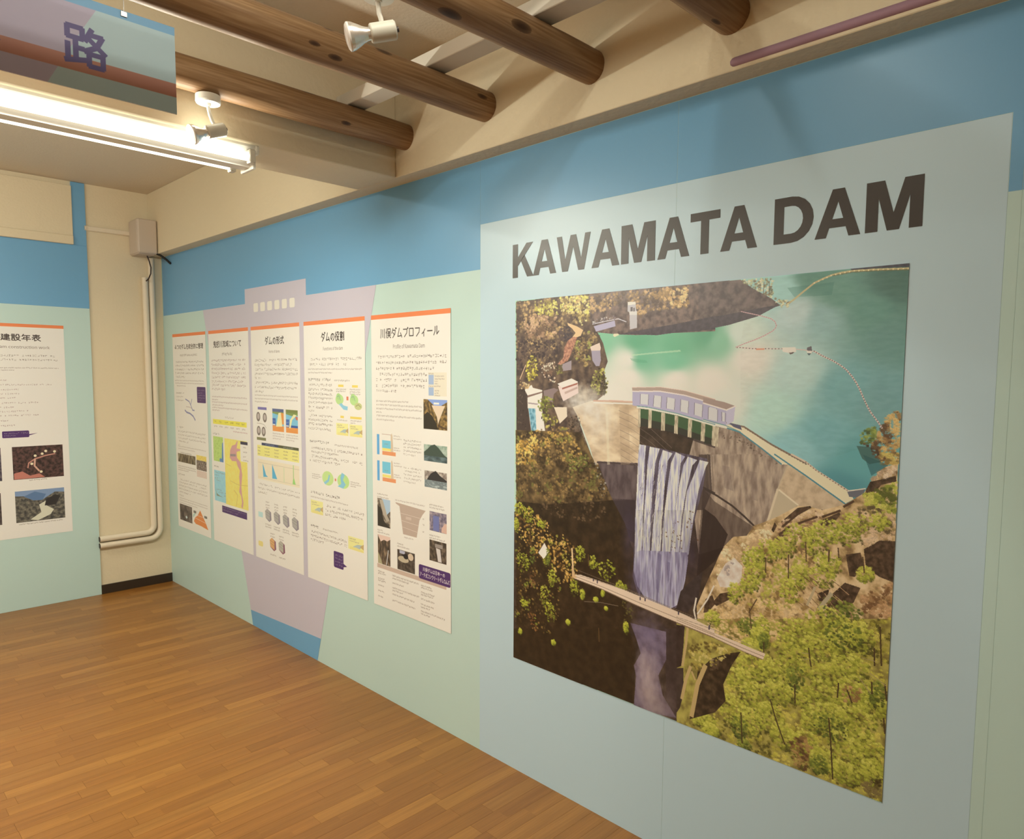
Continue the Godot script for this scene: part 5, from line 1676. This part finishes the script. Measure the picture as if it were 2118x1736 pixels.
	for q in [[1009, 1042, 40, 26], [886, 1045, 30, 24], [1045, 1033, 26, 40], [1253, 938, 40, 44], [1292, 938, 44, 38]]:
		p.crown(q[0], q[1], q[2], q[3], deep if q[2] > 38 else pine, 120, 6, 12)
	for q in [[1051, 819, 1052, 862], [1119, 797, 1121, 865], [1167, 752, 1171, 806], [1233, 763, 1233, 795], [1257, 753, 1260, 780], [1322, 766, 1328, 807], [1005, 981, 1013, 1041], [1027, 949, 1004, 995]]:
		p.line(q, 3.5, C(82, 60, 38))
	p.leaves([1321, 870, 1402, 819, 1404, 917, 1331, 916], 200, 7, 14, pal([[110, 76, 46], [150, 112, 70], [178, 136, 92]]), 0.02, 73)
	for i in 40:
		var x := p.rng.randf_range(1140.0, 1260.0)
		var y := p.rng.randf_range(840.0, 930.0)
		p.line([x, y, x + p.rng.randf_range(14.0, 34.0), y + p.rng.randf_range(10.0, 26.0)], 1.6, C(186, 146, 100) if i % 2 == 0 else C(104, 74, 46))
	p.line([1213, 935, 1227, 910, 1244, 884], 11, C(164, 146, 110))
	p.line([1178, 931, 1192, 895, 1198, 875], 7, C(170, 148, 108))
	# the pines at the bottom right
	p.leaves([986, 1136, 1060, 1107, 1125, 1012, 1224, 960, 1400, 916, 1401, 1417, 1193, 1420, 996, 1422, 850, 1415, 790, 1421, 889, 1309, 927, 1243], 1900, 8, 18, pal([[80, 72, 30], [116, 104, 40], [146, 132, 50], [164, 150, 56], [178, 164, 64], [190, 172, 76]]), 0.012, 74)
	for q in [[1163, 1023, 70, 42], [1241, 976, 62, 46], [1138, 1085, 46, 60], [1040, 1157, 70, 46], [989, 1216, 56, 36], [1099, 1160, 62, 40], [1224, 1044, 60, 40], [1293, 1025, 56, 40], [1230, 1117, 66, 36], [1308, 1077, 50, 34], [1322, 988, 44, 40], [1044, 1257, 60, 46], [969, 1319, 48, 52], [1108, 1214, 52, 36], [1187, 1202, 56, 36], [1258, 1166, 60, 40], [1329, 1142, 50, 44], [1369, 1162, 40, 44], [1213, 1263, 40, 40], [1268, 1243, 56, 44], [1327, 1229, 56, 50], [1017, 1340, 46, 44], [1082, 1302, 46, 46], [1130, 1342, 44, 40], [1189, 1341, 44, 40], [1312, 1308, 56, 50], [1361, 1309, 48, 56], [1244, 1368, 40, 36], [1305, 1381, 44, 34], [1375, 1353, 30, 40], [866, 1386, 44, 30], [892, 1408, 30, 24], [1044, 1069, 32, 34], [1023, 1100, 36, 26]]:
		p.crown(q[0], q[1], q[2], q[3], pine, 190, 7, 14)
	for q in [[1259, 1263, 50, 44], [1286, 994, 50, 40], [1155, 1157, 26, 40], [1231, 1387, 26, 30], [1004, 1415, 24, 22], [987, 1365, 26, 36], [1052, 1071, 16, 26], [1377, 1133, 22, 36]]:
		p.crown(q[0], q[1], q[2], q[3], deep, 100, 6, 12)
	p.leaves([1145, 1344, 1188, 1307, 1210, 1340, 1192, 1417, 1158, 1410], 120, 7, 14, pal([[86, 60, 36], [126, 92, 52], [158, 122, 70]]), 0.02, 75)
	p.leaves([1346, 1388, 1399, 1356, 1399, 1398, 1378, 1421, 1353, 1405], 80, 7, 13, pal([[60, 48, 24], [92, 76, 40], [116, 98, 56]]), 0.02, 76)
	p.leaves([1279, 1132, 1335, 1128, 1330, 1168, 1293, 1174], 50, 7, 13, pal([[130, 96, 54], [176, 134, 82]]), 0.02, 77)
	for q in [[1188, 1054, 1192, 1084, 1197, 1106], [1374, 945, 1378, 998, 1382, 1048], [1362, 1006, 1365, 1053], [1080, 1241, 1100, 1296, 1129, 1360], [1252, 1239, 1261, 1314, 1270, 1409], [1274, 1130, 1273, 1171], [1298, 1142, 1312, 1174], [1393, 1096, 1399, 1139], [1394, 1189, 1399, 1229], [1152, 1172, 1155, 1227], [989, 1313, 996, 1407], [1054, 1074, 1055, 1105], [1360, 1100, 1362, 1132]]:
		p.line(q, 6 if q[3] - q[1] > 100 else 4, C(66, 50, 30))
	for q in [[1168, 1073, 1189, 1071], [1173, 1093, 1192, 1084], [1331, 1041, 1372, 1041], [1353, 1076, 1399, 1101], [1327, 1097, 1359, 1133]]:
		p.line(q, 2.2, C(150, 130, 84))
	# bare roots and the black hollow beside the outflow
	p.grain([836, 1229, 884, 1173, 932, 1144, 982, 1122, 953, 1175, 927, 1243, 937, 1293, 902, 1342, 811, 1397, 830, 1305], pal([[38, 28, 18], [54, 40, 26], [76, 58, 38]]), 0.03, 78)
	p.grain([754, 1096, 785, 1092, 782, 1163, 776, 1228, 758, 1241], pal([[44, 32, 28], [56, 42, 36]]), 0.03, 79)
	p.grain([758, 1241, 784, 1233, 787, 1319, 775, 1370, 763, 1391], pal([[52, 40, 34], [66, 52, 44]]), 0.03, 80)
	p.leaves([800, 1162, 833, 1134, 895, 1117, 955, 1123, 932, 1155, 897, 1192, 845, 1230, 814, 1216], 170, 7, 14, pal([[96, 78, 36], [150, 128, 56], [178, 156, 72], [190, 168, 96]]), 0.02, 81)
	p.leaves([880, 1178, 912, 1161, 906, 1204, 881, 1212], 20, 7, 12, pal([[88, 68, 46], [130, 106, 74]]), 0.02, 82)
	for q in [[796, 1093, 791, 1153, 780, 1226, 9], [810, 1221, 794, 1269, 781, 1337, 11], [863, 1202, 837, 1271, 819, 1383, 15], [815, 1236, 828, 1259, 6]]:
		p.line([q[0], q[1], q[2], q[3]] if q.size() == 5 else [q[0], q[1], q[2], q[3], q[4], q[5]], q[-1], C(176, 146, 92))
	for q in [[824, 991, 817, 1033, 826, 1067, 829, 1154, 6], [885, 938, 864, 986, 830, 1041, 5]]:
		p.line([q[0], q[1], q[2], q[3], q[4], q[5]], q[-1], C(206, 188, 160))
	# ---- left bank below: sunlit shrubs over the black
	p.leaves([8, 788, 64, 794, 177, 839, 194, 879, 267, 876, 311, 902, 339, 1005, 313, 1040, 248, 1066, 190, 1009, 108, 981, 9, 909], 420, 7, 15, pal([[104, 74, 34], [160, 118, 54], [196, 150, 70], [206, 162, 84], [150, 136, 52]]), 0.014, 83)
	p.leaves([10, 927, 96, 965, 132, 1020, 179, 1011, 248, 1075, 239, 1214, 194, 1278, 87, 1279, 6, 1273], 380, 7, 15, pal([[40, 28, 16], [62, 46, 24], [98, 76, 36], [136, 104, 50], [116, 116, 40]]), 0.014, 84)
	var moss := pal([[66, 62, 22], [98, 98, 30], [132, 132, 38], [160, 156, 48], [178, 170, 60]])
	for q in [[33, 811, 26, 26], [82, 835, 28, 40], [148, 856, 22, 18], [15, 881, 14, 30], [54, 1026, 30, 44], [208, 1057, 22, 34], [178, 985, 18, 34], [169, 1135, 26, 42], [198, 1190, 28, 40], [62, 1186, 22, 16], [343, 938, 24, 34], [406, 959, 22, 26], [467, 976, 38, 40], [531, 1018, 26, 18], [319, 1068, 22, 34], [289, 1206, 10, 10], [419, 1091, 10, 10], [465, 1111, 6, 6], [553, 1160, 12, 22], [38, 1306, 10, 14], [217, 1303, 10, 12], [356, 1085, 10, 20], [449, 1060, 8, 12]]:
		p.crown(q[0], q[1], q[2], q[3], moss, 80, 5, 11)
	for q in [[86, 888, 92, 931, 99, 960], [142, 827, 165, 849], [380, 931, 383, 972], [433, 1190, 436, 1239]]:
		p.line(q, 4, C(84, 60, 32))
	p.poly([132, 968, 163, 923, 187, 954, 178, 968, 161, 988], C(222, 200, 170))
	p.line([130, 970, 165, 921, 192, 957], 3, C(80, 56, 40))
	p.crown(102, 991, 14, 34, deep, 50, 6, 10)
	p.crown(184, 980, 12, 34, deep, 50, 6, 10)
	p.leaves([80, 1218, 123, 1217, 129, 1286, 99, 1276], 30, 6, 12, pal([[110, 70, 36], [146, 98, 52]]), 0.03, 85)
	p.leaves([85, 1052, 121, 1049, 115, 1112, 91, 1113], 30, 6, 12, pal([[90, 60, 34], [126, 88, 50]]), 0.03, 86)
	p.line([365, 1108, 439, 1094, 518, 1089], 2, C(116, 96, 74))
	# ---- foot bridge
	p.poly([313, 1019, 345, 1012, 497, 1021, 638, 1037, 768, 1052, 892, 1076, 893, 1101, 811, 1093, 718, 1083, 593, 1067, 448, 1044, 313, 1031], C(206, 178, 146))
	p.poly([753, 1073, 780, 1074, 882, 1086, 962, 1095, 1060, 1107, 1054, 1126, 986, 1118, 882, 1101, 754, 1088], C(206, 178, 146))
	p.line([318, 1023, 448, 1036, 593, 1055, 727, 1070, 892, 1091], 2.2, C(150, 122, 96))
	p.line([754, 1080, 882, 1094, 985, 1109, 1057, 1117], 2.2, C(150, 122, 96))
	p.line([318, 1016, 448, 1020, 592, 1028, 726, 1047, 892, 1069], 1.6, C(140, 118, 92))
	p.line([334, 998, 448, 1011, 564, 1021, 717, 1042, 891, 1062], 1.4, C(120, 98, 76))
	p.line([753, 1070, 881, 1077, 985, 1090, 1057, 1105], 1.6, C(140, 118, 92))
	p.line([313, 1032, 448, 1046, 593, 1069, 719, 1084, 893, 1103], 2.0, C(120, 94, 70))
	p.line([754, 1090, 882, 1103, 986, 1119, 1054, 1127], 2.0, C(120, 94, 70))
	for i in 12:
		var f := i / 11.0
		p.dab(lerpf(278.0, 540.0, f), lerpf(817.0, 967.0, f) - 5, 3, C(70, 54, 44))
	for q in [[405, 1021], [423, 1025], [609, 1044], [629, 1043], [760, 1058], [872, 1079], [873, 1075]]:
		p.rect(q[0] - 2, q[1] - 8, 5, 11, C(70, 60, 66))
	p.poly([299, 921, 306, 919, 315, 1022, 307, 1028], C(206, 172, 120))
	p.poly([302, 987, 310, 986, 318, 1018, 329, 1028, 305, 1031], C(190, 152, 104))
	# ---- right shore trees, floating boom, boats, shore line
	p.leaves([1395, 368, 1368, 384, 1352, 418, 1331, 460, 1350, 498, 1357, 513, 1403, 509], 330, 6, 14, pal([[92, 66, 42], [140, 106, 62], [180, 144, 84], [196, 160, 96]]), 0.02, 87)
	p.leaves([1300, 437, 1335, 413, 1342, 441, 1325, 460, 1305, 465], 70, 6, 12, pal([[72, 84, 44], [112, 122, 56], [140, 144, 66]]), 0.03, 88)
	p.glaze([1293, 469, 1326, 469, 1356, 507, 1328, 515, 1309, 502], Color(C(58, 86, 74), 0.8))
	p.leaves([1310, 461, 1340, 468, 1355, 486, 1350, 502, 1326, 479], 24, 6, 11, pal([[66, 50, 36], [92, 70, 48]]), 0.03, 89)
	p.leaves([1351, 484, 1399, 477, 1399, 506, 1374, 511, 1355, 507], 60, 6, 13, pal([[120, 98, 52], [170, 142, 74], [186, 164, 84]]), 0.03, 90)
	p.glaze([1310, 491, 1352, 505, 1374, 514, 1353, 531, 1334, 545, 1319, 508], Color(C(40, 78, 76), 0.55))
	var boom := [946, 94, 1009, 110, 1041, 120, 1053, 129, 1058, 140, 1055, 148, 1046, 156, 1022, 168, 997, 178, 968, 187, 934, 199]
	p.line(boom, 2.6, C(190, 150, 140))
	p.line([934, 199, 998, 205, 1079, 207, 1117, 209, 1147, 212, 1170, 216], 2.2, C(196, 168, 150))
	p.line([1170, 216, 1193, 229, 1219, 241, 1241, 254, 1257, 266, 1273, 284, 1285, 301, 1295, 319, 1303, 337, 1313, 357, 1324, 377, 1343, 401, 1355, 418], 4.0, C(204, 178, 156))
	var dots := [1170, 216, 1193, 229, 1219, 241, 1241, 254, 1257, 266, 1273, 284, 1285, 301, 1295, 319, 1303, 337, 1313, 357, 1324, 377, 1343, 401, 1355, 418]
	beads(p, dots, 7.0, 3.2, C(104, 86, 84))
	beads(p, boom, 7.0, 2.4, C(150, 104, 98))
	beads(p, [938, 200, 998, 205, 1079, 207], 10.0, 3.0, C(92, 80, 76))
	p.rect(998, 204, 26, 5, C(196, 136, 104))
	p.poly([1077, 203, 1116, 203, 1119, 216, 1100, 220, 1079, 215], C(232, 206, 176))
	p.poly([1098, 218, 1114, 217, 1107, 222, 1101, 223], C(84, 70, 62))
	p.poly([1149, 205, 1161, 201, 1164, 220, 1149, 218], C(92, 84, 84))
	p.poly([1147, 213, 1165, 215, 1162, 221, 1150, 220], C(212, 200, 184))
	p.poly([1149, 221, 1162, 221, 1155, 227], C(70, 84, 84))
	p.line([1085, 84, 1108, 69, 1130, 52, 1162, 29, 1187, 19, 1209, 12, 1233, 8, 1261, 6, 1319, 8, 1400, 13], 5.0, C(176, 158, 108))
	p.line([1212, 14, 1261, 9, 1319, 11, 1400, 16], 2.5, C(104, 104, 70))
	beads(p, [1162, 29, 1209, 12, 1261, 6, 1319, 8, 1399, 13], 12.0, 3.5, C(206, 184, 132))
	p.grain([1257, 0, 1275, -7, 1399, -6, 1401, 9, 1319, 5, 1260, 4], pal([[58, 54, 58], [78, 76, 76]]), 0.04, 91)
	p.leaves([1067, 67, 1101, 73, 1088, 92, 1071, 91], 24, 4, 8, pal([[84, 76, 62], [196, 186, 140], [176, 170, 120]]), 0.05, 92)
	var t := thing("dam_photo_print", "very large colour photo print of an arch dam spilling water, under the big capitals", "photo print", Vector3(-0.0014, 1.769, 3.498))
	print_sheet("printed_face", 1.310, 1.331, printed(p.done(false), 0.34), Vector3.ZERO, Vector3(0, 0, 1), Vector3(-1, 0, 0), 0.0006, t, M.pale)

func beads(p: Pad, a: Array, step: float, size: float, c: Color):
	var left := 0.0
	for i in range(0, a.size() - 2, 2):
		var u := Vector2(a[i], a[i + 1])
		var v := Vector2(a[i + 2], a[i + 3])
		var len := u.distance_to(v)
		var d := left
		while d < len:
			var q := u.lerp(v, d / len)
			p.rect(q.x - size * 0.5, q.y - size * 0.5, size, size, c)
			d += step
		left = d - len
